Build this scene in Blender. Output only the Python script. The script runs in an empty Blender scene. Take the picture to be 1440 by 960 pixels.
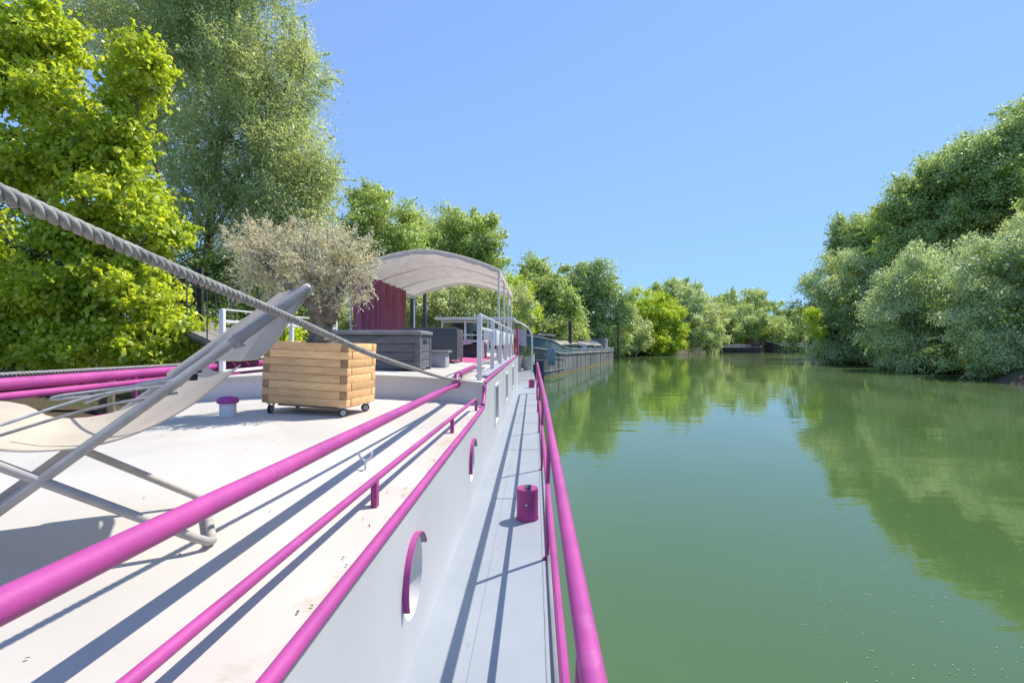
import bpy, bmesh, math, random
import numpy as np
from mathutils import Vector, Matrix, Quaternion

# ------------------------------------------------------------------ camera, sky, sun, exposure
S = bpy.context.scene
COL = S.collection
CZ = 2.6                      # eye height above the water, metres
F = 700.0; PX0 = 752.0; PY0 = 480.0
cd = bpy.data.cameras.new('camera'); cam = bpy.data.objects.new('camera', cd); COL.objects.link(cam)
cam.location = (0, 0, CZ); cam.rotation_euler = (math.radians(90), 0, 0)
cd.lens = 17.5; cd.sensor_width = 36; cd.shift_x = -32/1440.0
cd.clip_start = 0.05; cd.clip_end = 6000
S.camera = cam

SUN = Vector((0.55, 0.42, 1.0)).normalized()
w = bpy.data.worlds.new('World'); S.world = w; w.use_nodes = True
nt = w.node_tree; nt.nodes.clear()
sky = nt.nodes.new('ShaderNodeTexSky'); sky.sky_type = 'NISHITA'; sky.sun_disc = False
sky.sun_elevation = math.asin(SUN.z); sky.sun_rotation = math.atan2(SUN.x, SUN.y)
sky.altitude = 400; sky.air_density = 1.0; sky.dust_density = 0.05; sky.ozone_density = 3.0
bg = nt.nodes.new('ShaderNodeBackground'); bg.inputs['Strength'].default_value = 0.120
wo = nt.nodes.new('ShaderNodeOutputWorld')
def vm(op, a, b):
    n_ = nt.nodes.new('ShaderNodeVectorMath'); n_.operation = op
    for i_, v_ in enumerate((a, b)):
        if isinstance(v_, tuple): n_.inputs[i_].default_value = v_
        else: nt.links.new(v_, n_.inputs[i_])
    return n_.outputs[0]
num = vm('MULTIPLY', sky.outputs[0], (2.84, 2.25, 3.80)); den = vm('ADD', vm('MULTIPLY', sky.outputs[0], (1.5, .60, .65)), (1.0, 1.0, 1.0))
nt.links.new(vm('DIVIDE', num, den), bg.inputs[0]); nt.links.new(bg.outputs[0], wo.inputs[0])
sl = bpy.data.lights.new('sun', 'SUN'); sl.energy = 3.2; sl.angle = math.radians(0.53); sl.color = (1.0, 0.955, 0.88)
so = bpy.data.objects.new('sun', sl); COL.objects.link(so); so.location = (20, 15, 40)
so.rotation_euler = (-SUN).to_track_quat('-Z', 'Y').to_euler()
S.view_settings.view_transform = 'Standard'; S.view_settings.look = 'None'
S.view_settings.exposure = 0.95; S.view_settings.gamma = 1.0
S.render.engine = 'CYCLES'
S.cycles.max_bounces = 10; S.cycles.transparent_max_bounces = 6; S.cycles.diffuse_bounces = 7
S.cycles.glossy_bounces = 4; S.cycles.transmission_bounces = 7
S.cycles.use_denoising = True

RNG = random.Random(7)
NP = np.random.default_rng(11)

def PX(px, py, d):
    """world point seen at photo pixel (px,py) at distance d ahead"""
    return Vector(((px-PX0)/F*d, d, CZ-(py-PY0)/F*d))

# ------------------------------------------------------------------ materials
def new_mat(name):
    m = bpy.data.materials.new(name); m.use_nodes = True
    t = m.node_tree; b = t.nodes['Principled BSDF']
    return m, t, b
def N(t, typ, **kw):
    n = t.nodes.new(typ)
    for k, v in kw.items(): setattr(n, k, v)
    return n
def noise(t, scale, detail=4, rough=.55, vec=None, dist=0):
    n = N(t, 'ShaderNodeTexNoise'); n.inputs['Scale'].default_value = scale
    n.inputs['Detail'].default_value = detail; n.inputs['Roughness'].default_value = rough
    n.inputs['Distortion'].default_value = dist
    if vec: t.links.new(vec, n.inputs['Vector'])
    return n
def ramp(t, fac, stops):
    r = N(t, 'ShaderNodeValToRGB'); e = r.color_ramp.elements
    while len(e) < len(stops): e.new(0.5)
    for i, (p, c) in enumerate(stops):
        e[i].position = p; e[i].color = c if len(c) == 4 else (*c, 1)
    t.links.new(fac, r.inputs[0]); return r
def mixc(t, fac, a, b, mode='MIX'):
    m = N(t, 'ShaderNodeMix', data_type='RGBA', blend_type=mode)
    for s, v in ((0, fac), (6, a), (7, b)):
        if isinstance(v, (int, float)): m.inputs[s].default_value = v
        elif isinstance(v, tuple): m.inputs[s].default_value = v if len(v) == 4 else (*v, 1)
        else: t.links.new(v, m.inputs[s])
    return m.outputs[2]
def coords(t, stretch=None):
    c = N(t, 'ShaderNodeTexCoord').outputs['Object']
    if stretch:
        mp = N(t, 'ShaderNodeMapping'); mp.inputs['Scale'].default_value = stretch
        t.links.new(c, mp.inputs[0]); return mp.outputs[0]
    return c
def bump(t, b, h, strength=.1, dist=.02, chain=None):
    n = N(t, 'ShaderNodeBump'); n.inputs['Strength'].default_value = strength; n.inputs['Distance'].default_value = dist
    t.links.new(h, n.inputs['Height'])
    if chain: t.links.new(chain.outputs[0], n.inputs['Normal'])
    if b: t.links.new(n.outputs[0], b.inputs['Normal'])
    return n
def paint(name, col, rough=.45, var=.10, scale=3, bs=.06, bscale=40, dirt=None, damt=.5, dscale=9, dpos=.6, metal=0, stretch=None, spec=.5):
    m, t, b = new_mat(name)
    col = tuple(x*.86 for x in col)
    c = coords(t, stretch)
    n = noise(t, scale, 6, .6, c)
    dark = tuple(x*(1-var*2) for x in col); lite = tuple(min(1, x*(1+var)) for x in col)
    out = ramp(t, n.outputs[0], [(.3, dark), (.68, lite)]).outputs[0]
    if dirt:
        d = noise(t, dscale, 8, .65, c, .4)
        r = ramp(t, d.outputs[0], [(dpos, (0, 0, 0)), (min(1, dpos+.16), (damt, damt, damt))])
        out = mixc(t, r.outputs[0], out, dirt)
    t.links.new(out, b.inputs['Base Color'])
    b.inputs['Roughness'].default_value = rough; b.inputs['Metallic'].default_value = metal
    b.inputs['Specular IOR Level'].default_value = spec
    rn = ramp(t, n.outputs[0], [(.25, (rough*.8,)*3), (.75, (min(1, rough*1.25),)*3)]); t.links.new(rn.outputs[0], b.inputs['Roughness'])
    if bs:
        bn = noise(t, bscale, 5, .6, c); bump(t, b, bn.outputs[0], bs, .01)
    return m
def leafmat(name, a, bcol, trans=.4, tcol=None, gloss=.06, noise_scale=.5, rough=.4):
    m = bpy.data.materials.new(name); m.use_nodes = True; t = m.node_tree; t.nodes.clear()
    g = N(t, 'ShaderNodeNewGeometry')
    base = ramp(t, g.outputs['Random Per Island'], [(0, a), (1, bcol)]).outputs[0]
    nz = noise(t, noise_scale, 3, .5, coords(t))
    v = ramp(t, nz.outputs[0], [(.35, (.80, .87, .86)), (.65, (1.06, 1.04, .9))]).outputs[0]
    base = mixc(t, 1.0, base, v, 'MULTIPLY')
    d = N(t, 'ShaderNodeBsdfDiffuse'); t.links.new(base, d.inputs[0])
    tr = N(t, 'ShaderNodeBsdfTranslucent')
    tint = mixc(t, 1.0, base, tcol or (1.08, 1.06, .6), 'MULTIPLY'); t.links.new(tint, tr.inputs[0])
    mx = N(t, 'ShaderNodeMixShader'); mx.inputs[0].default_value = trans
    t.links.new(d.outputs[0], mx.inputs[1]); t.links.new(tr.outputs[0], mx.inputs[2])
    gl = N(t, 'ShaderNodeBsdfGlossy'); gl.inputs['Roughness'].default_value = rough; gl.inputs[0].default_value = (.9, .95, 1, 1)
    m2 = N(t, 'ShaderNodeMixShader'); m2.inputs[0].default_value = gloss*.55
    t.links.new(mx.outputs[0], m2.inputs[1]); t.links.new(gl.outputs[0], m2.inputs[2])
    o = N(t, 'ShaderNodeOutputMaterial'); t.links.new(m2.outputs[0], o.inputs[0])
    return m

M = {}
def edge_stains(m):
    """yellow-brown weathering blotches along the starboard roof edge, and faint wear elsewhere"""
    t = m.node_tree; b = t.nodes['Principled BSDF']; c = coords(t)
    old = b.inputs['Base Color'].links[0].from_socket
    sx = N(t, 'ShaderNodeSeparateXYZ'); t.links.new(c, sx.inputs[0])
    mr = N(t, 'ShaderNodeMapRange'); mr.inputs[1].default_value = 1.55; mr.inputs[2].default_value = 1.84; mr.inputs[3].default_value = 0; mr.inputs[4].default_value = .19
    t.links.new(sx.outputs[0], mr.inputs[0])
    n = noise(t, 3.2, 9, .72, c, .3); ad = N(t, 'ShaderNodeMath', operation='ADD'); t.links.new(n.outputs[0], ad.inputs[0]); t.links.new(mr.outputs[0], ad.inputs[1])
    f = ramp(t, ad.outputs[0], [(.66, (0, 0, 0)), (.76, (.35, .35, .35)), (.9, (.8, .8, .8))])
    o1 = mixc(t, f.outputs[0], old, (.40, .28, .13))
    n2 = noise(t, 26, 5, .7, c, .2); f2 = ramp(t, n2.outputs[0], [(.70, (0, 0, 0)), (.76, (.6, .6, .6))])
    o2 = mixc(t, f2.outputs[0], o1, (.22, .16, .11))
    n3 = noise(t, .7, 6, .6, c, .6); f3 = ramp(t, n3.outputs[0], [(.42, (.90, .90, .89)), (.6, (1, 1, 1))])
    t.links.new(mixc(t, 1.0, o2, f3.outputs[0], 'MULTIPLY'), b.inputs['Base Color'])
def chips(m, col=(.33, .2, .14), scale=22, pos=.70):
    t = m.node_tree; b = t.nodes['Principled BSDF']; c = coords(t); old = b.inputs['Base Color'].links[0].from_socket
    n = noise(t, scale, 6, .75, c, .4); f = ramp(t, n.outputs[0], [(pos, (0, 0, 0)), (pos+.04, (.85, .85, .85))])
    o = mixc(t, f.outputs[0], old, col)
    n2 = noise(t, 2.2, 5, .6, c, .3); f2 = ramp(t, n2.outputs[0], [(.35, (.80, .84, .86)), (.65, (1.05, 1.03, 1.02))])
    t.links.new(mixc(t, 1.0, o, f2.outputs[0], 'MULTIPLY'), b.inputs['Base Color'])
M['pink'] = paint('pink_paint', (.52, .08, .32), .5, .07, 5, .12, 70, dirt=(.62, .25, .45), damt=.4, dscale=9, dpos=.60, spec=.35)
chips(M['pink'], (.70, .55, .60), 40, .72)
M['pink_old'] = paint('faded_pink_paint', (.40, .045, .22), .5, .12, 6, .08, 50, dirt=(.2, .05, .1), damt=.6, dscale=10)
M['roof'] = paint('white_deck_paint', (.68, .63, .55), .6, .045, 1.3, .10, 120, dirt=(.42, .33, .2), damt=.5, dscale=5, dpos=.67, spec=.22)
edge_stains(M['roof'])
M['wall'] = paint('white_wall_paint', (.65, .645, .64), .42, .05, 1.2, .05, 30, dirt=(.5, .47, .42), damt=.35, dscale=4, dpos=.64, stretch=(1, 1, .5))
M['white'] = paint('white_rail_paint', (.80, .80, .785), .45, .05, 5, .05, 40, dirt=(.4, .33, .25), damt=.5, dscale=11, dpos=.66)
M['grey_tube'] = paint('grey_tube_paint', (.50, .455, .40), .6, .14, 9, .05, 90)
M['rope'] = paint('grey_rope', (.42, .40, .365), .85, .2, 25, .5, 300)
M['rope_pale'] = paint('pale_rope', (.42, .41, .38), .85, .15, 25, .4, 300)
M['black'] = paint('black_rubber', (.02, .02, .022), .6, .2, 8, .1, 50)
M['steel'] = paint('steel', (.45, .45, .46), .35, .1, 8, .03, 60, metal=.9)
M['charcoal'] = paint('charcoal_rattan', (.085, .085, .09), .6, .15, 30, .4, 160)
M['cushion'] = paint('grey_cushion', (.4, .42, .45), .8, .08, 12, .2, 90)
M['resin'] = paint('grey_resin', (.165, .165, .168), .55, .22, 10, .2, 60, stretch=(.35, 1, 2.5), dirt=(.2, .21, .22), damt=.5, dscale=7)
M['resin_lid'] = paint('grey_resin_lid', (.27, .265, .26), .55, .15, 8, .15, 60, stretch=(.4, 1, 1))
M['rug'] = paint('pink_rug', (.62, .10, .30), .9, .1, 20, .4, 200)
M['cloth'] = paint('pale_cloth', (.72, .62, .66), .85, .05, 8, .2, 100)
M['lilac'] = paint('lilac_cloth', (.68, .55, .64), .85, .2, 7, .2, 80)
M['pot'] = paint('white_pot', (.6, .58, .54), .6, .12, 6, .15, 60, dirt=(.35, .3, .24), damt=.5)
M['orange'] = paint('orange_buoy', (.62, .13, .06), .5, .1, 8, .05, 50)
M['soil'] = paint('soil', (.07, .05, .035), .95, .3, 20, .8, 60)
M['bark'] = paint('bark', (.24, .20, .16), .9, .3, 6, .9, 22, stretch=(1, 1, .3))
M['bark_olive'] = paint('olive_bark', (.27, .215, .155), .95, .35, 14, 1.0, 40, stretch=(1, 1, .35), dirt=(.42, .33, .18), damt=.7)
M['bark_dark'] = paint('dark_bark', (.075, .062, .05), .9, .3, 5, .8, 16, stretch=(1, 1, .3))
M['twig'] = paint('dry_twig', (.46, .40, .30), .9, .2, 20, .4, 60)
M['deadwood'] = paint('dark_dead_twig', (.12, .10, .08), .9, .2, 10, .5, 40)
M['glass'] = paint('dark_glass', (.035, .045, .05), .06, .1, 1, 0, spec=.8)
M['portglass'] = paint('port_glass', (.52, .54, .55), .2, .05, 2, .02, spec=.5)
M['gateblack'] = paint('black_steel', (.03, .033, .04), .5, .1, 8, .1, 40)
M['pile'] = paint('grey_steel_pile', (.085, .09, .095), .5, .25, 3, .2, 20, stretch=(1, 1, .2), dirt=(.18, .10, .06), damt=.5)
M['plank'] = paint('grey_plank', (.34, .30, .25), .8, .2, 4, .4, 40, stretch=(3, .4, 3))
M['canvas_rope'] = paint('bungee', (.5, .5, .49), .7, .15, 30, .3, 200)
M['teal'] = paint('worn_teal_paint', (.10, .185, .205), .55, .25, 1.2, .1, 8, dirt=(.30, .24, .2), damt=.7, dscale=1.6, dpos=.56)
M['lightblue'] = paint('worn_blue_paint', (.22, .34, .42), .5, .2, 1.5, .1, 8, dirt=(.25, .2, .18), damt=.6, dscale=1.6)
M['hatch'] = paint('beige_hatch_boards', (.42, .37, .29), .8, .2, 1, .3, 12, dirt=(.2, .16, .12), damt=.6, dscale=1.5)
M['tarp'] = paint('dark_blue_tarp', (.05, .06, .085), .6, .2, 2, .4, 6)
M['bargegrey'] = paint('chalky_grey_paint', (.30, .30, .315), .6, .2, 1, .1, 8, dirt=(.15, .1, .08), damt=.6, dscale=1.5)
M['farhull'] = paint('dark_brown_hull', (.05, .035, .032), .6, .35, .6, .2, 4, dirt=(.14, .07, .05), damt=.7, dscale=.8)
M['farwood'] = paint('red_brown_boards', (.20, .10, .075), .75, .3, 1, .2, 6)
M['fencewood'] = paint('orange_brown_wood', (.26, .11, .05), .8, .25, 1.5, .3, 10)
M['debris'] = leafmat('dry_leaf', (.16, .085, .03), (.30, .19, .08), .1)

# side deck: pale blue-grey plating with seams
def m_sidedeck():
    m, t, b = new_mat('blue_grey_deck_paint'); c = coords(t)
    n = noise(t, 1.4, 6, .6, c)
    col = ramp(t, n.outputs[0], [(.3, (.275, .30, .325)), (.7, (.325, .35, .375))]).outputs[0]
    d = noise(t, 9, 8, .7, c, .5); dr = ramp(t, d.outputs[0], [(.64, (0, 0, 0)), (.8, (.5, .5, .5))])
    col = mixc(t, dr.outputs[0], col, (.3, .27, .24))
    t.links.new(col, b.inputs['Base Color']); b.inputs['Roughness'].default_value = .5
    bn = noise(t, 140, 4, .6, c); b2 = noise(t, 2.0, 3, .5, c)
    k = bump(t, None, b2.outputs[0], .15, .02); bump(t, b, bn.outputs[0], .12, .006, k)
    return m
M['sidedeck'] = m_sidedeck()
# black barge side: vertical streaks of rust and chalk, ribs
def m_blackhull():
    m, t, b = new_mat('weathered_black_hull'); c = coords(t, (1.3, 1.3, .22))
    n = noise(t, 1.5, 9, .72, c, .4)
    col = ramp(t, n.outputs[0], [(.30, (.05, .05, .055)), (.48, (.15, .147, .155)), (.6, (.26, .25, .255)), (.74, (.60, .59, .57))]).outputs[0]
    r = noise(t, .9, 8, .7, coords(t, (1.2, 1.2, .35))); rr = ramp(t, r.outputs[0], [(.56, (0, 0, 0)), (.72, (.7, .7, .7))])
    col = mixc(t, rr.outputs[0], col, (.17, .095, .06))
    t.links.new(col, b.inputs['Base Color']); b.inputs['Roughness'].default_value = .55
    bump(t, b, n.outputs[0], .3, .05); return m
M['blackhull'] = m_blackhull()
M['waterline'] = paint('ochre_waterline', (.32, .24, .11), .7, .25, 1.5, .2, 10, dirt=(.12, .11, .07), damt=.8, dscale=2, dpos=.5)
# planter timber
def m_wood(name, a, bcol, end=False):
    m, t, b = new_mat(name)
    c = coords(t, (2.2, 24, 24) if not end else (30, 30, 30))
    n = noise(t, 1.0, 8, .6, c, 1.2)
    g = N(t, 'ShaderNodeNewGeometry')
    col = ramp(t, n.outputs[0], [(.28, a), (.66, bcol)]).outputs[0]
    hv = ramp(t, g.outputs['Random Per Island'], [(0, (.78, .76, .72)), (1, (1.12, 1.1, 1.06))]).outputs[0]
    col = mixc(t, 1.0, col, hv, 'MULTIPLY')
    t.links.new(col, b.inputs['Base Color']); b.inputs['Roughness'].default_value = .6
    bump(t, b, n.outputs[0], .25, .01); return m
M['timber'] = m_wood('honey_timber', (.72, .39, .155), (.97, .62, .29))
M['timber_end'] = m_wood('timber_end_grain', (.30, .17, .07), (.52, .31, .14), True)
# lounger mesh fabric
def m_sling(name, col, trans=.25):
    m = bpy.data.materials.new(name); m.use_nodes = True; t = m.node_tree; t.nodes.clear()
    c = coords(t); n = noise(t, 6, 6, .6, c)
    base = ramp(t, n.outputs[0], [(.3, tuple(x*.85 for x in col)), (.7, col)]).outputs[0]
    sp = noise(t, 16, 3, .5, coords(t, (1, 2.2, 1))); sr = ramp(t, sp.outputs[0], [(.70, (0, 0, 0)), (.74, (.8, .8, .8))])
    base = mixc(t, sr.outputs[0], base, (.16, .12, .08))
    d = N(t, 'ShaderNodeBsdfDiffuse'); t.links.new(base, d.inputs[0])
    tr = N(t, 'ShaderNodeBsdfTranslucent'); t.links.new(base, tr.inputs[0])
    wv = N(t, 'ShaderNodeTexWave'); wv.inputs['Scale'].default_value = 90; t.links.new(c, wv.inputs[0])
    bp = bump(t, None, wv.outputs[1], .15, .004); t.links.new(bp.outputs[0], d.inputs['Normal'])
    mx = N(t, 'ShaderNodeMixShader'); mx.inputs[0].default_value = trans
    t.links.new(d.outputs[0], mx.inputs[1]); t.links.new(tr.outputs[0], mx.inputs[2])
    o = N(t, 'ShaderNodeOutputMaterial'); t.links.new(mx.outputs[0], o.inputs[0]); return m
M['sling'] = m_sling('beige_sling_fabric', (.78, .70, .57), .42)
M['canopy'] = m_sling('beige_canvas', (.86, .82, .77), .52)
M['canopy_trim'] = paint('canvas_trim', (.40, .37, .34), .85, .1, 10, .2, 80)
# fringed curtain
def m_curtain():
    m, t, b = new_mat('wine_string_curtain'); c = coords(t, (24, 24, .35))
    n = noise(t, 1.2, 8, .75, c)
    col = ramp(t, n.outputs[0], [(.32, (.10, .018, .04)), (.68, (.60, .20, .29))]).outputs[0]
    t.links.new(col, b.inputs['Base Color']); b.inputs['Roughness'].default_value = .7; bump(t, b, n.outputs[0], .6, .03)
    return m
M['curtain'] = m_curtain()
# banks
def m_bank():
    m, t, b = new_mat('bank_soil_and_grass'); c = coords(t)
    n = noise(t, .5, 8, .65, c)
    col = ramp(t, n.outputs[0], [(.3, (.055, .04, .028)), (.5, (.12, .085, .055)), (.62, (.07, .09, .03)), (.8, (.09, .13, .035))]).outputs[0]
    t.links.new(col, b.inputs['Base Color']); b.inputs['Roughness'].default_value = .95
    n2 = noise(t, 3, 8, .7, c); bump(t, b, n2.outputs[0], .8, .3); return m
M['bank'] = m_bank()
# water: green, algae-rich river with gentle ripples and duckweed film
def m_water():
    m, t, b = new_mat('green_river_water'); c = coords(t)
    big = noise(t, .05, 4, .5, c)
    col = ramp(t, big.outputs[0], [(.35, (.062, .116, .036)), (.65, (.083, .142, .041))]).outputs[0]
    # duckweed film: denser towards the wooded bank
    sx = N(t, 'ShaderNodeSeparateXYZ'); t.links.new(c, sx.inputs[0])
    mr = N(t, 'ShaderNodeMapRange'); mr.inputs[1].default_value = 5; mr.inputs[2].default_value = 24
    mr.inputs[3].default_value = 0; mr.inputs[4].default_value = .30; t.links.new(sx.outputs[0], mr.inputs[0])
    f1 = noise(t, .16, 6, .6, coords(t, (1, .35, 1)), .8)
    f2 = noise(t, 7, 5, .75, c)
    add = N(t, 'ShaderNodeMath', operation='ADD'); t.links.new(f1.outputs[0], add.inputs[0]); t.links.new(mr.outputs[0], add.inputs[1])
    fm = ramp(t, add.outputs[0], [(.50, (0, 0, 0)), (.78, (1, 1, 1))])
    fs = ramp(t, f2.outputs[0], [(.42, (.05, .05, .05)), (.62, (.75, .75, .75))])
    film = mixc(t, 1.0, fm.outputs[0], fs.outputs[0], 'MULTIPLY')
    col2 = mixc(t, film, col, (.20, .235, .09))
    t.links.new(col2, b.inputs['Base Color'])
    rr = ramp(t, film, [(0, (.012, .012, .012)), (1, (.14, .14, .14))]); t.links.new(rr.outputs[0], b.inputs['Roughness'])
    b.inputs['IOR'].default_value = 1.333; b.inputs['Specular IOR Level'].default_value = .95
    calm = noise(t, .07, 3, .5, coords(t, (.6, 1.4, 1)))
    r1 = noise(t, 2.2, 3, .5, coords(t, (.7, 1.6, 1)), .4)
    r2 = noise(t, .55, 2, .5, coords(t, (.6, 1.5, 1)), .3)
    k1 = bump(t, None, r2.outputs[0], .10, .10)
    r3 = noise(t, 9., 3, .6, coords(t, (.8, 1.5, 1)), .3); k3 = bump(t, None, r3.outputs[0], .03, .012, k1)
    k2 = bump(t, b, r1.outputs[0], .05, .05, k3)
    cs = ramp(t, calm.outputs[0], [(.35, (.02, .02, .02)), (.7, (.075, .075, .075))]); # wind-ruffled reach beyond the island tip
    def sm(src, a_, b_):
        q = N(t, 'ShaderNodeMapRange', interpolation_type='SMOOTHSTEP'); q.inputs[1].default_value = a_; q.inputs[2].default_value = b_; t.links.new(src, q.inputs[0]); return q.outputs[0]
    def mul(a_, b_):
        q = N(t, 'ShaderNodeMath', operation='MULTIPLY'); t.links.new(a_, q.inputs[0])
        if isinstance(b_, float): q.inputs[1].default_value = b_
        else: t.links.new(b_, q.inputs[1])
        return q.outputs[0]
    wp = mul(mul(sm(sx.outputs[1], 66., 84.), sm(sx.outputs[0], 16., 34.)), .5)
    st_ = N(t, 'ShaderNodeMath', operation='ADD'); t.links.new(cs.outputs[0], st_.inputs[0]); t.links.new(wp, st_.inputs[1]); t.links.new(st_.outputs[0], k2.inputs['Strength'])
    return m
M['water'] = m_water()
M['fluff'] = paint('floating_specks', (.42, .45, .28), .8, .2, 5, 0)

# leaves
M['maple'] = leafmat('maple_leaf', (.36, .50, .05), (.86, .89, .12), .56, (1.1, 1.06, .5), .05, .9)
M['leaf_shade'] = leafmat('shaded_leaf', (.13, .20, .06), (.27, .36, .11), .4)  # shade of crown interiors and thickets is put into this darker leaf colour
M['willow'] = leafmat('grey_green_leaf', (.44, .52, .24), (.82, .85, .48), .5, (1.08, 1.06, .65), .07, .6)
M['olive'] = leafmat('dry_olive_leaf', (.60, .56, .42), (.93, .88, .74), .45, (1.1, 1.05, .8), .04, 3)
M['green'] = leafmat('mid_green_leaf', (.38, .49, .17), (.74, .82, .34), .48, None, .06, .25)
M['yellowgreen'] = leafmat('yellow_green_leaf', (.48, .60, .06), (.80, .88, .12), .5, None, .05, .3)
M['silver'] = leafmat('silver_willow_leaf', (.46, .55, .26), (.92, .94, .58), .46, (1.05, 1.06, .75), .08, .3)
M['poplar'] = leafmat('poplar_leaf', (.37, .49, .20), (.72, .80, .36), .46, None, .09, .2)
M['fargreen'] = leafmat('far_green_leaf', (.48, .57, .25), (.78, .84, .42), .5, None, .05, .15)
M['fargrey'] = leafmat('far_grey_leaf', (.56, .63, .38), (.82, .86, .56), .5, None, .05, .15)
M['palm'] = leafmat('palm_leaf', (.20, .26, .02), (.38, .40, .04), .35, None, .08, 3)
M['spiky'] = leafmat('spiky_leaf', (.12, .15, .06), (.26, .27, .12), .25, None, .06, 3)

# ------------------------------------------------------------------ mesh helpers
ORG = {}
class MB:
    def __init__(s): s.v = []; s.f = []; s.m = []; s.xf = None
    def add(s, vs, fs, mi=0):
        o = len(s.v)
        if s.xf: vs = [s.xf @ Vector(p) for p in vs]
        s.v += [tuple(p) for p in vs]; s.f += [tuple(i+o for i in f) for f in fs]; s.m += [mi]*len(fs)
    def box(s, lo, hi, mi=0, bev=0.0, mat=None):
        lo = Vector(lo); hi = Vector(hi); c = (lo+hi)/2; d = hi-lo
        bm = bmesh.new(); bmesh.ops.create_cube(bm, size=1)
        for v in bm.verts: v.co = Vector((v.co.x*d.x, v.co.y*d.y, v.co.z*d.z))
        if bev > 0: bmesh.ops.bevel(bm, geom=bm.edges[:], offset=min(bev, min(d)*.45), segments=2, affect='EDGES', profile=.5)
        if mat: bmesh.ops.transform(bm, matrix=mat, verts=bm.verts)
        bm.verts.index_update()
        s.add([v.co+c for v in bm.verts], [[v.index for v in f.verts] for f in bm.faces], mi); bm.free()
    def tube(s, path, r, n=10, caps=True, mi=0, closed=False):
        P = [Vector(p) for p in path]; L = len(P)
        R = r if isinstance(r, (list, tuple)) else [r]*L
        vs = []; up = None
        for i in range(L):
            a = P[i-1] if (i > 0 or closed) else P[i]; b = P[(i+1) % L] if (i < L-1 or closed) else P[i]
            tg = (b-a).normalized()
            if up is None:
                up = Vector((0, 0, 1)) if abs(tg.z) < .9 else Vector((1, 0, 0))
            x = up.cross(tg)
            if x.length < 1e-5: x = Vector((1, 0, 0)).cross(tg)
            x.normalize(); y = tg.cross(x).normalized(); up = y
            for k in range(n):
                a_ = 2*math.pi*k/n; vs.append(P[i]+(x*math.cos(a_)+y*math.sin(a_))*R[i])
        fs = []
        for i in range(L if closed else L-1):
            j = (i+1) % L
            for k in range(n):
                k2 = (k+1) % n; fs.append((i*n+k, i*n+k2, j*n+k2, j*n+k))
        if caps and not closed:
            fs.append(tuple(range(n))[::-1]); fs.append(tuple((L-1)*n+k for k in range(n)))
        s.add(vs, fs, mi)
    def lathe(s, prof, c=(0, 0, 0), n=24, mi=0, mat=None):
        vs = []; fs = []; c = Vector(c)
        for (r, z) in prof:
            for k in range(n):
                a = 2*math.pi*k/n; p = Vector((r*math.cos(a), r*math.sin(a), z))
                vs.append((mat @ p if mat else p)+c)
        for i in range(len(prof)-1):
            for k in range(n):
                k2 = (k+1) % n; fs.append((i*n+k, i*n+k2, (i+1)*n+k2, (i+1)*n+k))
        if prof[0][0] > 1e-6: fs.append(tuple(range(n))[::-1])
        if prof[-1][0] > 1e-6: fs.append(tuple((len(prof)-1)*n+k for k in range(n)))
        s.add(vs, fs, mi)
    def grid(s, rows, mi=0, thick=0.0):
        a = len(rows); b = len(rows[0]); vs = [Vector(p) for r in rows for p in r]
        fs = [(i*b+j, i*b+j+1, (i+1)*b+j+1, (i+1)*b+j) for i in range(a-1) for j in range(b-1)]
        if thick:
            n = len(vs); nr = [Vector((0, 0, 0)) for _ in vs]
            for f in fs:
                q = (vs[f[1]]-vs[f[0]]).cross(vs[f[3]]-vs[f[0]])
                for i in f: nr[i] += q
            vs += [v-(k.normalized() if k.length > 1e-12 else Vector((0, 0, 1)))*thick for v, k in zip(vs, nr)]
            fs += [tuple(i+n for i in f[::-1]) for f in fs]
            bd = [j for j in range(b)]+[i*b+b-1 for i in range(1, a)]+[(a-1)*b+j for j in range(b-2, -1, -1)]+[i*b for i in range(a-2, 0, -1)]
            for i in range(len(bd)):
                p, q = bd[i], bd[(i+1) % len(bd)]; fs.append((q, p, p+n, q+n))
        s.add(vs, fs, mi)
    def prism(s, poly, z0, z1, mi=0):
        n = len(poly); vs = [(x, y, z0) for x, y in poly]+[(x, y, z1) for x, y in poly]
        s.add(vs, [tuple(range(n))[::-1], tuple(range(n, 2*n))]+[(i, (i+1) % n, n+(i+1) % n, n+i) for i in range(n)], mi)
    def build(s, name, mats, parent=None, angle=35):
        me = bpy.data.meshes.new(name); o3 = ORG.get(parent.name, Vector((0, 0, 0))) if parent else Vector((0, 0, 0))
        me.from_pydata([(x-o3.x, y-o3.y, z-o3.z) for x, y, z in s.v], [], s.f)
        if not isinstance(mats, (list, tuple)): mats = [mats]
        for q in mats: me.materials.append(q)
        me.polygons.foreach_set('material_index', s.m)
        me.polygons.foreach_set('use_smooth', [True]*len(s.f))
        me.set_sharp_from_angle(angle=math.radians(angle)); me.update()
        o = bpy.data.objects.new(name, me); COL.objects.link(o)
        if parent: o.parent = parent; ORG[o.name] = o3
        return o
def tag(o, label=None, cat=None, group=None, kind=None):
    if label: o['label'] = label
    if cat: o['category'] = cat
    if group: o['group'] = group
    if kind: o['kind'] = kind
    return o
def thing(name, loc, label, cat, group=None):
    o = bpy.data.objects.new(name, None); COL.objects.link(o); o.location = loc; o.empty_display_size = .2
    ORG[o.name] = Vector(loc); return tag(o, label, cat, group)
def struct(o): o['kind'] = 'structure'; return o
def arc_pts(pts, n=6):
    """smooth a polyline (Catmull-Rom)"""
    P = [Vector(p) for p in pts]; out = []
    for i in range(len(P)-1):
        a = P[max(0, i-1)]; b = P[i]; c = P[i+1]; d = P[min(len(P)-1, i+2)]
        for k in range(n):
            u = k/n; out.append(.5*((2*b)+(c-a)*u+(2*a-5*b+4*c-d)*u*u+(3*b-a-3*c+d)*u**3))
    out.append(P[-1]); return out

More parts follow.
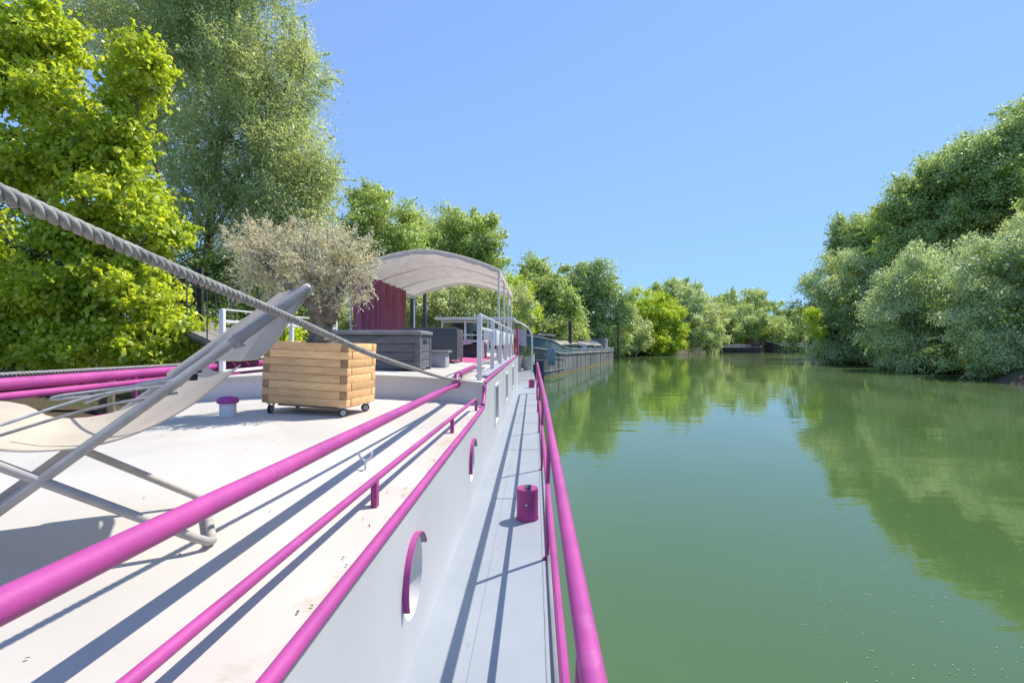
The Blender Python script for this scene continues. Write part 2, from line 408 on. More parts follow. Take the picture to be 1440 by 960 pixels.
# ------------------------------------------------------------------ leaves
def leaf_mesh(name, pos, nrm, length, width, mat, parent, droop=.0, rng=NP):
    n = len(pos); o3 = np.array(ORG[parent.name]) if parent else np.zeros(3)
    nrm = nrm/np.linalg.norm(nrm, axis=1, keepdims=True)
    r = rng.normal(size=(n, 3)); r[:, 2] -= droop*2.2
    t = r-(r*nrm).sum(1, keepdims=True)*nrm; t /= np.linalg.norm(t, axis=1, keepdims=True)+1e-9
    b = np.cross(nrm, t)
    L = length*rng.uniform(.65, 1.25, (n, 1)); W = width*rng.uniform(.7, 1.25, (n, 1))
    p = pos-o3
    v = np.empty((n, 4, 3))
    v[:, 0] = p-t*L*.5; v[:, 1] = p+b*W*.5+nrm*W*.18; v[:, 2] = p+t*L*.5-nrm*L*.12; v[:, 3] = p-b*W*.5+nrm*W*.18
    me = bpy.data.meshes.new(name); me.vertices.add(4*n); me.loops.add(4*n); me.polygons.add(n)
    me.vertices.foreach_set('co', v.reshape(-1).astype(np.float32))
    me.loops.foreach_set('vertex_index', np.arange(4*n, dtype=np.int32))
    me.polygons.foreach_set('loop_start', np.arange(0, 4*n, 4, dtype=np.int32))
    me.update(calc_edges=True); me.materials.append(mat)
    o = bpy.data.objects.new(name, me); COL.objects.link(o)
    if parent: o.parent = parent; ORG[o.name] = ORG[parent.name]
    return o
def clumps(lobes, n, inner=.35, rng=NP):
    """n clump centres inside ellipsoid lobes (c, r), mostly near their surface"""
    C = np.array([l[0] for l in lobes]); R = np.array([l[1] for l in lobes])
    wgt = np.prod(R, axis=1)**(2/3.); wgt /= wgt.sum()
    k = rng.choice(len(lobes), n, p=wgt)
    d = rng.normal(size=(n, 3)); d /= np.linalg.norm(d, axis=1, keepdims=True)
    rad = rng.uniform(inner**3, 1, (n, 1))**(1/3.)
    rad *= rng.uniform(.86, 1.14, (n, 1))*(1+.2*np.sin(5*d[:, :1]+k[:, None])*np.cos(4*d[:, 2:3]+2*k[:, None]))
    return C[k]+d*R[k]*rad, d
def leaves_at(cc, dd, per, rc, squash=.75, hang=0., up=.7, out=.6, rng=NP, puff=False):
    n = len(cc); m = n*per
    idx = np.repeat(np.arange(n), per)
    sz = rng.uniform(.55, 1.35, n)[idx][:, None]*rc
    if puff:            # billowing clump: leaves on its upper shell
        sz = rng.uniform(.35, 1.45, n)[idx][:, None]*rc
        d = rng.normal(size=(m, 3)); d /= np.linalg.norm(d, axis=1, keepdims=True); d[:, 2] = d[:, 2]*.85+.2
        ph = rng.uniform(0, 6.28, (n, 3))[idx]
        wob = 1+.28*np.sin(d[:, :1]*5+ph[:, :1])*np.cos(d[:, 1:2]*6+ph[:, 1:2])+.22*np.sin(d[:, 2:3]*9+d[:, :1]*7+ph[:, 2:3])
        off = d*sz*wob*rng.uniform(.15, 1, (m, 1))**.5; off[:, 2] *= squash
        spray = np.minimum(rng.exponential(.28, (m, 1)), .8)*rc; ax_ = dd[idx]*.8+np.array([0, 0, .35-hang])
        off = off/(1+spray/rc)+ax_*spray
        off += rng.normal(size=(m, 3))*rc*.10
        if hang: off[:, 2] -= np.maximum(0, np.hypot(off[:, 0], off[:, 1])/rc-.4)*rc*hang*1.6
        nr = d*1.1+rng.normal(size=(m, 3))*.45; nr[:, 2] += .3
        return cc[idx]+off, nr
    off = rng.normal(size=(m, 3))*sz*.55; off[:, 2] *= squash
    if hang: 
        q = rng.exponential(1, m); off[:, 2] -= q*rc*hang; off[:, :2] *= (1-.25*np.minimum(q, 2))[:, None]
    nr = rng.normal(size=(m, 3))*.8+dd[idx]*out; nr[:, 2] += up
    return cc[idx]+off, nr
def sprigs(cc, dd, n, L, per, rng=NP, rise=.25):
    """slender shoots standing out of the crown: leaf places, normals and twig lines"""
    k = rng.integers(0, len(cc), n); d = dd[k]*.8+rng.normal(size=(n, 3))*.45; d[:, 2] += rise; d /= np.linalg.norm(d, axis=1, keepdims=True)
    ln = rng.uniform(.5, 1.35, (n, 1))*L; a = cc[k]; b = a+d*ln
    u = rng.uniform(.1, 1, (n, per, 1)); bendv = np.array([0, 0, -.22])*ln[:, None]*u**2
    p = a[:, None]+d[:, None]*ln[:, None]*u+bendv+rng.normal(size=(n, per, 3))*L*.055*(1.25-u)
    nr = rng.normal(size=(n, per, 3))*.8; nr[..., 2] += .6
    return p.reshape(-1, 3), nr.reshape(-1, 3), a, b+np.array([0, 0, -.22])*ln
def tree(name, label, lobes, trunk, mats, leaf, n_clumps, per, rc, cat='tree', group=None, hang=0., squash=.75, droop=0., tr=.18, zmin=.15,
         inner=.35, limbs=True, twigs=0, up=.7, crown_name='crown', bend=.3, puff=False, sprig=None):
    """lobes: [(centre, radii)], trunk: base point; builds Empty > trunk, crown"""
    base = Vector(trunk); root = thing(name, base, label, cat, group)
    lm, bmx = mats
    cc, dd = clumps(lobes, n_clumps, inner)
    pos, nr = leaves_at(cc, dd, per, rc, squash, hang, up, puff=puff)
    tw = None
    if sprig:
        p2, n2, ta, tb = sprigs(cc, dd, *sprig); pos = np.vstack([pos, p2]); nr = np.vstack([nr, n2]); tw = (ta, tb)
    keep = pos[:, 2] > zmin
    leaf_mesh(crown_name, pos[keep], nr[keep], leaf[0], leaf[1], lm, root, droop)
    mb = MB()
    top = Vector(max((l[0] for l in lobes), key=lambda c: c[2]))
    cen = sum((Vector(l[0]) for l in lobes), Vector())/len(lobes)
    spine = arc_pts([base-Vector((0, 0, .3)), base.lerp(Vector((base.x*.7+cen.x*.3, base.y*.7+cen.y*.3, cen.z)), .5)+Vector((RNG.uniform(-1, 1), RNG.uniform(-1, 1), 0))*tr*bend*2, cen.lerp(top, .35), cen.lerp(top, .92)], 5)
    nn = len(spine); mb.tube(spine, [tr*(1.25 if i == 0 else 1-.85*i/(nn-1)) for i in range(nn)], 9)
    if limbs:
        for c, r in lobes:
            c = Vector(c); k = min(nn-2, max(2, int(nn*(.25+.3*RNG.random()))))
            a = spine[k]; mid = a.lerp(c, .5)+Vector((0, 0, -.08*(c-a).length))
            pp = arc_pts([a, mid, c, c+(c-a)*.06], 4)
            r0 = tr*(1-.85*k/(nn-1))*.62; mb.tube(pp, [max(.006, r0*(1-.9*i/(len(pp)-1))) for i in range(len(pp))], 6)
    for q in range(twigs):
        i = RNG.randrange(len(cc)); c = Vector(cc[i])
        L = min(lobes, key=lambda l: (Vector(l[0])-c).length); a = Vector(L[0])+Vector((RNG.uniform(-1, 1), RNG.uniform(-1, 1), RNG.uniform(-1, .2)))*.3*min(L[1])
        mid = a.lerp(c, .5)+Vector((RNG.uniform(-1, 1), RNG.uniform(-1, 1), RNG.uniform(-1, .5)))*.1*(c-a).length
        mb.tube([a, mid, c, c+(c-a)*.12], [tr*.10, tr*.07, tr*.04, tr*.015], 4, False)
    if tw is not None and tr < .3:
        for a_, b_ in list(zip(*tw))[:400]: a_ = Vector(a_); b_ = Vector(b_); mb.tube([a_, a_.lerp(b_, .5)+Vector((0, 0, .04*(b_-a_).length)), b_], [tr*.035, tr*.025, tr*.01], 3, False)
    mb.build('trunk', bmx, root)
    return root
def lob(px, py, d, rx, ry, rd=None):
    """lobe from its photo place: centre pixel, distance, radii in pixels (depth radius in metres)"""
    c = PX(px, py, d); a = rx/F*d; b = ry/F*d
    return (tuple(c), (a, rd if rd else a, b))

# ================================================================== THE SETTING: water and banks
mb = MB(); mb.add([(-2500, -600, 0), (2500, -600, 0), (2500, 3500, 0), (-2500, 3500, 0)], [(0, 1, 2, 3)])
wobj = struct(mb.build('water', M['water']))

def shore_mesh(name, pts, dirs, prof, seed):
    P = arc_pts([(x, y, 0) for x, y in pts], 8); mb = MB(); rows = []
    rr = random.Random(seed)
    for i, p in enumerate(P):
        d = dirs(i, P)
        j = rr.uniform(-.35, .35)
        rows.append([p+d*(o+(j if 0 <= o < 10 else 0))+Vector((0, 0, z+rr.uniform(-.12, .12)*(1 if o > 0 else 0)*min(1, .3+o*.2))) for o, z in prof])
    mb.grid(rows); return struct(mb.build(name, M['bank'], angle=80))
SHORE = [(-7.2, -60), (-7.0, -20), (-6.9, 0), (-6.8, 20), (-6.2, 34), (3.0, 70), (10, 82), (17, 92), (29, 104), (36, 116), (41, 124), (56, 127), (75, 131), (120, 128), (300, 120)]
def ndir(i, P):
    a = P[max(0, i-1)]; b = P[min(len(P)-1, i+1)]; t = (b-a).normalized(); return Vector((-t.y, t.x, 0))
shore_mesh('left_bank', SHORE, ndir, [(-2, -1.0), (0, -.08), (.7, .7), (1.6, 1.2), (4, 1.6), (10, 1.9), (40, 2.3), (200, 3), (1500, 5)], 3)
ISLE = [(26, -60), (24.5, -10), (25, 12), (27.5, 26), (33.5, 40), (38, 54), (40.5, 64), (47, 71), (70, 73), (300, 60)]
shore_mesh('right_bank', ISLE, lambda i, P: Vector((.93, -.36, 0)), [(-1.5, -1.0), (0, -.08), (.5, .45), (1.4, .85), (4, 1.2), (12, 1.6), (60, 2.2), (1500, 5)], 5)

# floating specks of seed fluff on the water
n = 1500
d = 3+55*NP.random(n)**1.6; a = NP.uniform(-.25, 1.02, n)
p = np.stack([.7+d*(.5+.5*a), d, np.full(n, .006)], 1); p = p[(p[:, 0] < 24) & (p[:, 0] > .5)]
nr = np.zeros_like(p); nr[:, 2] = 1
sp = leaf_mesh('floating_specks', p, nr, .016, .011, M['fluff'], None); tag(sp, 'pale specks of fluff drifting on the green river water', 'floating specks', kind='stuff')

# ================================================================== THE HOUSEBOAT
ZD = 1.10; ZR = 1.865; ZT = 2.13; XW = -.57; XL = -4.25; YS = 5.72; YE = 17.0
def camber(x): u = (x-(XW+XL)/2)/((XW-XL)/2); return .1*(1-u*u)
boat = thing('houseboat', (-2.4, 8, 0), 'long white houseboat with pink rails, flat cabin roof and raised terrace', 'houseboat')
# hull
mb = MB()
outline = [(.135, -5), (.135, 12), (.07, 18), (-.05, 24), (-.35, 27), (-1.1, 29), (-2.4, 30), (-3.7, 29), (-4.45, 27), (-4.85, 24), (-4.95, 18), (-4.95, -5), (-4.4, -8), (-2.4, -9.5), (-.4, -8)]
mb.prism(outline, -.6, ZD-.055); mb.build('hull', M['white'], boat)
# steel decks
mb = MB()
mb.add([(XW, -5, ZD), (.12, -5, ZD), (.12, 12, ZD), (.06, 18, ZD), (XW, 18, ZD)], [(0, 1, 2, 3, 4)])
sd = mb.build('side_deck', M['sidedeck'], boat)
mb = MB()
for y in (-1.2, 1.4, 4.75, 6.9, 9.2, 11.6, 14.2):
    mb.box((XW+.19, y, ZD+.0005), (.062, y+.012, ZD+.004))
mb.box((XW+.268, -5, ZD+.0005), (XW+.270, 17.5, ZD+.0022)); mb.box((.052, -5, ZD+.0005), (.058, 12, ZD+.0042))
mb.build('deck_seam', paint('seam', (.29, .31, .335), .6, .1, 8, 0), sd)
mb = MB(); mb.box((.085, -5, ZD-.004), (.118, 12, ZD+.03), bev=.006); mb.build('toe_rail', M['bargegrey'], boat)
mb = MB(); mb.prism([(.05, 18.004), (-.05, 24), (-.35, 27), (-1.1, 28.9), (-2.4, 29.9), (-3.7, 28.9), (-4.45, 27), (-4.85, 24), (-4.93, 18.004)], ZD-.05, ZD)
mb.build('foredeck', M['bargegrey'], boat)
mb = MB(); mb.box((-4.93, -5, ZD-.05), (XL, 18, ZD)); mb.build('side_deck', M['sidedeck'], boat)
# starboard cabin wall with real openings
PORT = [(-.05, 1.50, .175), (2.34, 1.50, .185), (4.53, 1.52, .185)]
TALL = [(7.1, 7.75), (9.75, 10.4), (12.6, 13.25)]
mb = MB()
def wq(y0, z0, y1, z1): 
    if y1-y0 > 1e-6 and z1-z0 > 1e-6: mb.add([(XW, y0, z0), (XW, y1, z0), (XW, y1, z1), (XW, y0, z1)], [(0, 1, 2, 3)])
y = -5.0
for (yc, zc, r) in PORT:
    h = .25; wq(y, ZD-.03, yc-h, ZR)
    wq(yc-h, ZD-.03, yc+h, zc-h); wq(yc-h, zc+h, yc+h, ZR)
    n = 48; vs = []
    for k in range(n):
        a = 2*math.pi*k/n; vs.append((XW, yc+r*math.cos(a), zc+r*math.sin(a)))
    for k in range(n):
        a = 2*math.pi*k/n; q = h/max(abs(math.cos(a)), abs(math.sin(a))); vs.append((XW, yc+q*math.cos(a), zc+q*math.sin(a)))
    mb.add(vs, [(k, n+k, n+(k+1) % n, (k+1) % n) for k in range(n)]); y = yc+h
wq(y, ZD-.03, YS, ZR); wq(YS, ZD-.03, TALL[0][0], ZT)
Z0, Z1 = 1.38, 1.98
for i, (a, b) in enumerate(TALL):
    wq(a, ZD-.03, b, Z0); wq(a, Z1, b, ZT)
    wq(b, ZD-.03, TALL[i+1][0] if i < 2 else YE, ZT)
wall = mb.build('cabin_wall', M['wall'], boat)
mb = MB(); mb.add([(XL, -5, ZD-.03), (XL, YE, ZD-.03), (XL, YE, ZT), (XL, YS, ZT), (XL, YS, ZR), (XL, -5, ZR)], [(5, 4, 3, 2, 1, 0)]); mb.build('cabin_wall', M['wall'], boat)
mb = MB(); 
xs = [XW+(XL-XW)*i/14 for i in range(15)]
mb.grid([[(x, YE, ZD-.03) for x in xs], [(x, YE, ZT+camber(x)) for x in xs]]); mb.build('cabin_wall', M['wall'], boat)
for (yc, zc, r) in PORT:
    mb = MB(); n = 48
    rings = []
    for dx, rr in ((.0, r), (-.14, r*.96)):
        rings.append([(XW+dx, yc+rr*math.cos(2*math.pi*k/n), zc+rr*math.sin(2*math.pi*k/n)) for k in range(n+1)])
    mb.grid(rings); pm = mb.build('porthole', M['white'], boat)
    mb = MB(); mb.add([(XW-.135, yc+r*.97*math.cos(2*math.pi*k/n), zc+r*.97*math.sin(2*math.pi*k/n)) for k in range(n)], [tuple(range(n))]); mb.build('pane', M['portglass'], pm)
    # half-round rain eyebrow over the top, standing off the wall
    mb = MB(); mi = MB(); a0, a1 = math.radians(30), math.radians(204); m_ = 36
    def ring(rr, x): return [(x, yc+rr*math.cos(a0+(a1-a0)*k/m_), zc+rr*math.sin(a0+(a1-a0)*k/m_)) for k in range(m_+1)]
    ro, ri, xo, xi = r+.012, r+.001, XW+.028, XW-.002
    mb.grid([ring(ro, xi), ring(ro, xo), ring(ri+.003, xo), ring(ri+.003, xi)])
    mb.build('eyebrow', M['pink'], pm)
    mb = MB(); mb.grid([ring(ri, xi), ring(ri, xo-.003)]); mb.build('eyebrow_lining', M['bargegrey'], pm)
for (a, b) in TALL:
    mb = MB()
    for (y0, z0, y1, z1) in ((a, Z0, b, Z0+.05), (a, Z1-.05, b, Z1), (a, Z0+.05, a+.05, Z1-.05), (b-.05, Z0+.05, b, Z1-.05)):
        mb.box((XW-.06, y0+.001, z0+.001), (XW+.012, y1-.001, z1-.001), bev=.004)
    fr = mb.build('window', M['white'], boat)
    mb = MB(); mb.box((XW-.05, a+.05, Z0+.05), (XW-.035, b-.05, Z1-.05)); mb.build('pane', M['glass'], fr)
# roofs
ys = [-5, -2, 0, 1, 2, 3, 4, 5, YS]
mb = MB(); mb.grid([[(x, y, ZR+camber(x)) for x in xs] for y in ys]); mb.build('cabin_roof', M['roof'], boat)
mb = MB(); mb.grid([[(x, YS, ZR+camber(x)-.01) for x in xs], [(x, YS, ZT+camber(x)-.03) for x in xs]]); mb.build('terrace_step', M['wall'], boat)
ys = [YS-.03, YS+.1, 7, 8.5, 10, 12, 14, YE+.05]
mb = MB(); mb.grid([[(x, y, ZT+camber(x)) for x in xs[::-1]] for y in ys], thick=.035); mb.build('terrace_floor', M['roof'], boat)
# pink edging along the wall top
def edge(x, s):
    mb = MB()
    mb.tube(arc_pts([(x, -5, ZR), (x, 2, ZR), (x, 5.2, ZR), (x, 5.5, ZR+.035), (x, 5.66, ZR+.13), (x, 5.74, ZT-.03), (x, 5.95, ZT+.005), (x, 8, ZT+.008), (x, 13, ZT+.008), (x, YE, ZT+.008)], 6), .0225, 12)
    mb.build('edge_rail', M['pink'], boat)
edge(XW-.005, 1); edge(XL+.005, -1)
# handrail on the roof
mb = MB(); xh = -.70; zr = ZR+camber(xh)
mb.tube(arc_pts([(-.727, -3, zr+.118), (-.722, .5, zr+.118), (-.70, 2.2, zr+.118), (-.655, 4, zr+.118), (-.622, 5.1, zr+.118)], 5)+[Vector((-.619, 5.2, zr+.116)), Vector((-.618, 5.235, zr+.10)), Vector((-.618, 5.24, zr-.02))], .0155, 12)
hr = mb.build('handrail', M['pink'], boat)
for (x, y) in ((-.728, -1.3), (-.722, .45), (-.70, 2.18), (-.657, 3.96)):
    mb = MB(); mb.box((x-.013, y-.02, zr-.02), (x+.013, y+.02, zr+.115), bev=.003); mb.build('post', M['pink_old'], hr)
# small forked hook on the roof
mb = MB(); x, y = -.925, 2.72; z = ZR+camber(x)
mb.tube([(x, y, z-.01), (x, y, z+.05)], .007, 8)
mb.tube(arc_pts([(x-.035, y, z+.10), (x-.03, y, z+.07), (x, y, z+.05), (x+.03, y, z+.07), (x+.035, y, z+.10)], 5), .006, 8)
mb.build('rope_hook', M['white'], boat)
# capped vent on the roof
vx, vy = -2.62, 4.25; vz = ZR+camber(vx)
mb = MB(); mb.lathe([(.064, -.02), (.064, .115)], (vx, vy, vz), 24); vent = mb.build('roof_vent', M['white'], boat)
mb = MB(); mb.lathe([(.0, .112), (.078, .112), (.084, .12), (.084, .14), (.07, .158), (.03, .168), (.0, .17)], (vx, vy, vz), 24); mb.build('cap', M['pink'], vent)
# starboard guard rail
def xg(y): return .104 if y < 5 else .104-.004*(y-5)
mb = MB(); ZG = ZD+.90
yy = [-4, -1, 0, 1, 2, 3.5, 5, 7, 9, 11, 13, 14.2]
mb.tube([(xg(y), y, ZG) for y in yy]+[(xg(14.4), 14.42, ZG-.02), (xg(14.4), 14.55, ZG-.12), (xg(14.4), 14.57, ZG-.9)], .0245, 14)
gr = mb.build('guard_rail', M['pink'], boat)
mb = MB(); mb.tube([(xg(y)-.016, y, ZD+.51) for y in yy+[14.5]], .0165, 10); mb.build('mid_rail', M['pink'], gr)
for y in (-1.34, 1.05, 3.44, 5.83, 8.22, 10.6, 12.9):
    mb = MB(); mb.tube([(xg(y)-.018, y, ZD-.01), (xg(y)-.016, y, ZD+.51), (xg(y), y, ZG-.01)], .0155, 10); mb.lathe([(.03, 0), (.03, .008)], (xg(y)-.018, y, ZD+.002), 12)
    mb.build('post', M['pink_old'], gr)
# bollards on the side deck
def bollard(x, y, r, h):
    mb = MB(); mb.lathe([(r*1.0, -.004), (r*1.02, .012), (r*.97, .03), (r*.97, h-.02), (r*.985, h-.008), (r*.95, h), (0, h+.003)], (x, y, ZD), 28)
    b = mb.build('bollard', M['pink_old'], boat)
    mb = MB(); mb.box((x-.022, y-.05, ZD+h+.004), (x+.022, y+.05, ZD+h+.010), bev=.002); mb.build('lid_strap', M['charcoal'], b); mb = MB(); mb.lathe([(.0, 0), (.009, 0.002), (.007, .012), (0, .014)], (x-.008, y-r*.97, ZD+h*.55), 10, mat=Matrix.Rotation(math.pi/2, 3, 'X'))
    mb.build('stud', M['white'], b)
bollard(-.062, 4.22, .094, .262); bollard(-.10, 16.2, .10, .26)
# port rails: two heavy pink tubes
mb = MB(); mb.tube(arc_pts([(-4.62, -4, 2.24), (-4.62, 1, 2.235), (-4.6, 4, 2.232), (-4.66, 6.5, 2.225), (-4.66, 9.5, 2.24)], 4), .056, 14); prr = mb.build('guard_rail', M['pink'], boat)
mb = MB(); mb.tube(arc_pts([(-4.60, -4, 2.12), (-4.58, 1, 2.125), (-4.56, 4, 2.128), (-4.62, 6.5, 2.13), (-4.62, 9.5, 2.14)], 4), .034, 12); mb.build('mid_rail', M['pink'], prr)
mb = MB(); mb.tube([(-4.6, -4, 1.78), (-4.56, 4, 1.79), (-4.62, 9.5, 1.8)], .022, 10); mb.build('mid_rail', M['pink'], prr)
for y in (.6, 3.2, 5.75, 8.2):
    mb = MB(); mb.tube([(-4.6, y, ZD-.01), (-4.62, y, 2.20)], .024, 10); mb.build('post', M['pink_old'], prr)
# terrace railings (white)
def railing(x, y0, n, dy, hh, panels, tags):
    zb = ZT+camber(x)
    mb = MB(); yl = y0+(n-1)*dy
    mb.box((x-.012, y0-.02, zb+hh-.02), (x+.012, yl+.02, zb+hh), bev=.003); r = mb.build('terrace_railing', M['white'], boat)
    for z_, t_ in ((hh-.16, .035),) if panels else ((hh-.14, .035), (.24, .04), (.08, .04)):
        mb = MB(); mb.box((x-.011, y0, zb+z_-t_), (x+.011, yl, zb+z_), bev=.003); mb.build('bar', M['white'], r)
    for i in range(n):
        y = y0+i*dy; mb = MB(); mb.box((x-.028, y-.028, zb-.01), (x+.028, y+.028, zb+hh-.021), bev=.004); mb.build('post', M['white'], r)
    return r
rl = railing(-.66, 5.95, 6, 1.8, .80, True, None)
for y in (7.75, 9.55, 11.35, 13.15):
    mb = MB(); mb.box((-.70, y+.28, ZT+.40), (-.615, y+.9, ZT+.66), bev=.01); mb.build('hanging_box', M['white'], rl)
mb = MB(); mb.box((-.75, 6.3, ZT+.02), (-.60, 15.5, ZT+.045), bev=.004); mb.build('gutter_board', M['cushion'], rl)
railing(-3.86, 6.15, 3, 1.75, .84, False, None)
# pink bulwark panels past the terrace
mb = MB(); mb.box((XW-.04, YE-.6, ZT), (XW+.02, YE+.06, ZT+.95), bev=.02); mb.build('bulwark_panel', M['pink_old'], boat)
for y in (12.4, 14.4): 
    mb = MB(); mb.box((-.92, y, ZT+.02), (-.88, y+.5, ZT+.72), bev=.01); mb.build('screen_panel', M['pink_old'], boat)
# rug strip on the terrace is loose: a thing of its own
mb = MB(); mb.grid([[(x, y, ZT+camber(x)+.010+.004*math.sin(y*5)) for x in (-2.0, -1.7, -1.4, -1.1)] for y in [9.6+.2*i for i in range(22)]], thick=.008)
tag(mb.build('floor_rug', M['rug']), 'pink rug strip lying on the raised white terrace', 'rug')
# wheelhouse
wx0, wx1, wy0, wy1, wz1 = -3.5, -.9, 18.6, 21.8, 3.40
mb = MB()
for (a, b) in (((wx0, wy0, ZD), (wx1, wy0+.06, 2.28)), ((wx0, wy1-.06, ZD), (wx1, wy1, 2.28)), ((wx0, wy0+.06, ZD), (wx0+.06, wy1-.06, 2.28)), ((wx1-.06, wy0+.06, ZD), (wx1, wy1-.06, 2.28))): mb.box(a, b)
for x in (wx0+.04, wx0+.9, wx0+1.75, wx1-.04):
    for y in (wy0+.04, wy1-.04): mb.box((x-.04, y-.04, 2.28), (x+.04, y+.04, wz1), bev=.008)
for z in (2.28, 2.82, wz1-.09):
    mb.box((wx0+.08, wy0+.015, z), (wx1-.08, wy0+.06, z+.05)); mb.box((wx0+.08, wy1-.06, z), (wx1-.08, wy1-.015, z+.05))
wh = mb.build('wheelhouse', M['white'], boat)
mb = MB(); mb.box((wx0-.2, wy0-.25, wz1), (wx1+.15, wy1+.2, wz1+.09), bev=.02); mb.build('roof', M['white'], wh)
mb = MB(); mb.box((wx0+.08, wy0+.03, 2.34), (wx0+1.2, wy0+.04, wz1-.1)); mb.build('pane', M['glass'], wh)
mb = MB(); mb.box((wx0+1.95, wy0+.03, 2.34), (wx1-.1, wy0+.04, 2.8)); mb.build('pane', M['glass'], wh)
mb = MB(); mb.box((wx0+.5, wy0+1.3, ZD), (wx1-.4, wy0+1.9, 3.0)); mb.build('console', M['gateblack'], wh)
# tubular hoop over the foredeck
mb = MB(); mb.tube(arc_pts([(-.13, 24, ZD), (-.13, 24, 2.4), (-.17, 24, 2.95), (-.42, 24, 3.32), (-1.1, 24, 3.6), (-2.4, 24, 3.72), (-3.7, 24, 3.6), (-4.38, 24, 3.32), (-4.63, 24, 2.95), (-4.67, 24, 2.4), (-4.67, 24, ZD)], 6), .045, 10)
mb.tube([(-1.1, 24, 3.58), (-1.3, 21.9, 3.46)], .03, 8); mb.build('hoop', M['white'], boat)

# ---- things on the boat
# pink spar lying on the roof
mb = MB(); mb.tube(arc_pts([(-.812, -2.2, CZ-.352), (-.825, 0, CZ-.398), (-.838, .8, CZ-.415), (-.865, 3.2, CZ-.45), (-.884, 5.3, CZ-.478), (-.886, 5.62, CZ-.478)], 6), .0290, 18)
spar = thing('spar', (-.86, 2, 2.1), 'thick bright pink round spar laid lengthwise above the white roof', 'spar')
mb.build('pole', M['pink'], spar)
mb = MB(); mb.lathe([(.05, -.014), (.05, .014)], (-.886, 5.63, CZ-.478), 20, mat=Matrix.Rotation(math.pi/2, 3, 'X')); mb.tube(arc_pts([(-.886, 5.58, CZ-.472), (-.888, 5.64, CZ-.43), (-.892, 5.73, CZ-.39), (-.9, 6.2, CZ-.383), (-.905, 7.4, CZ-.38)], 4), .035, 12); mb.build('foot', M['pink_old'], spar)
mb = MB(); mb.box((-.87, -1.3, ZR+.03), (-.80, -1.24, CZ-.42), bev=.004); mb.build('support', M['pink_old'], spar)
# twisted mooring rope
def rope(pts, r, pitch, name, mat, label, strands=3, seg=20):
    P = arc_pts(pts, 40); cum = [0]
    for i in range(1, len(P)): cum.append(cum[-1]+(P[i]-P[i-1]).length)
    L = cum[-1]; ns = int(L/pitch*seg); mb = MB(); path = []; j = 0
    for i in range(ns+1):
        s_ = L*i/ns
        while j < len(P)-2 and cum[j+1] < s_: j += 1
        u = (s_-cum[j])/max(1e-9, cum[j+1]-cum[j]); path.append((P[j].lerp(P[j+1], u), (P[j+1]-P[j]).normalized(), s_))
    for k in range(strands):
        q = []
        for c, tg, s_ in path:
            x = Vector((0, 0, 1)).cross(tg).normalized(); y = tg.cross(x); a = 2*math.pi*(s_/pitch+k/strands)
            q.append(c+(x*math.cos(a)+y*math.sin(a))*r*.54)
        mb.tube(q, r*.56, 6)
    return tag(mb.build(name, mat, angle=180), label, 'rope')
rope([(-.715, -.8, CZ+.475), (-.74, .2, CZ+.293), (-.751, .70, CZ+.209), (-.758, 1.03, CZ+.155), (-.772, 1.66, CZ+.058), (-.789, 2.41, CZ-.063), (-.81, 3.36, CZ-.186), (-.835, 4.43, CZ-.316), (-.856, 5.4, CZ-.415), (-.862, 5.7, CZ-.425), (-.88, 6.0, CZ-.42)], .0120, .064, 'mooring_rope', M['rope'], 'thick grey twisted rope slanting down across the picture to the terrace edge')
rope([(-4.72, -2, 2.33), (-4.72, 2, 2.318), (-4.72, 4.3, 2.308), (-4.74, 6.1, 2.292), (-4.74, 8, 2.29)], .018, .11, 'mooring_rope', M['rope_pale'], 'thin dull grey rope resting along the heavy pink port rail', seg=8)
mb = MB()
mb.tube(arc_pts([(-.862, 5.75, CZ-.415), (-.80, 6.4, CZ-.39), (-.72, 7.6, CZ-.43), (-.7, 9.5, CZ-.435)], 5), .008, 6)
tag(mb.build('thin_line', M['rope']), 'thin dark line trailing along the terrace edge from the knot at the pink spar', 'line')

# lounger: crossed grey tube frame with a beige sling
def on_plane(px, py, p0, nrm):
    d = Vector(((px-PX0)/F, 1, -(py-PY0)/F)); c = Vector((0, 0, CZ)); return c+d*((p0-c).dot(nrm)/d.dot(nrm))
f1 = Vector((-1.06, 1.64, 0)); f1.z = ZR+camber(f1.x)+.02
f2 = f1+Vector((-.285, .395, 0)); f2.z = ZR+camber(f2.x)+.02
foot = f2-f1; ax = Vector((foot.y, -foot.x, 0)).normalized()        # towards the back of the chair
nrm = Vector((foot.x, foot.y, 0)).normalized()
NPp = lambda px, py: on_plane(px, py, f1, nrm)
FPp = lambda px, py: on_plane(px, py, f2, nrm)
ch = thing('lounger', (f1.x-.5, f1.y-.1, ZR+.08), 'folding lounger with beige sling fabric on crossed grey metal tubes, standing on the white roof', 'lounger')
off = Vector((foot.x, foot.y, 0))
lA = NPp(0, 655); dirA = (lA-f1).normalized()
mb = MB()
lt = f1+dirA*1.25
mb.tube(arc_pts([lt, f1+dirA*.6, f1+dirA*.06], 3)[:-1]+[f1+dirA*.06, f1+dirA*.015+off*.03, f1+off*.09, f2-off*.09, f2+dirA*.015-off*.03, f2+dirA*.06, f2+dirA*.6, lt+off], .0140, 12)
mb.build('leg_frame', M['grey_tube'], ch)
mt = NPp(430, 407); ml = NPp(0, 716); dm = (ml-mt).normalized()
lowp = mt+dm*((mt.z-(ZR+camber(-2)+.02))/-dm.z)
mb = MB(); toff = off
mb.tube([lowp+toff, mt+toff*1.0-dm*-.10, mt+toff*.97, mt+toff*.88-dm*.02, mt+toff*.12-dm*.02, mt+toff*.03, mt+dm*.1, lowp, ], .0155, 12)
mb.tube([lowp, lowp+toff], .0175, 12)
mb.build('back_frame', M['grey_tube'], ch)
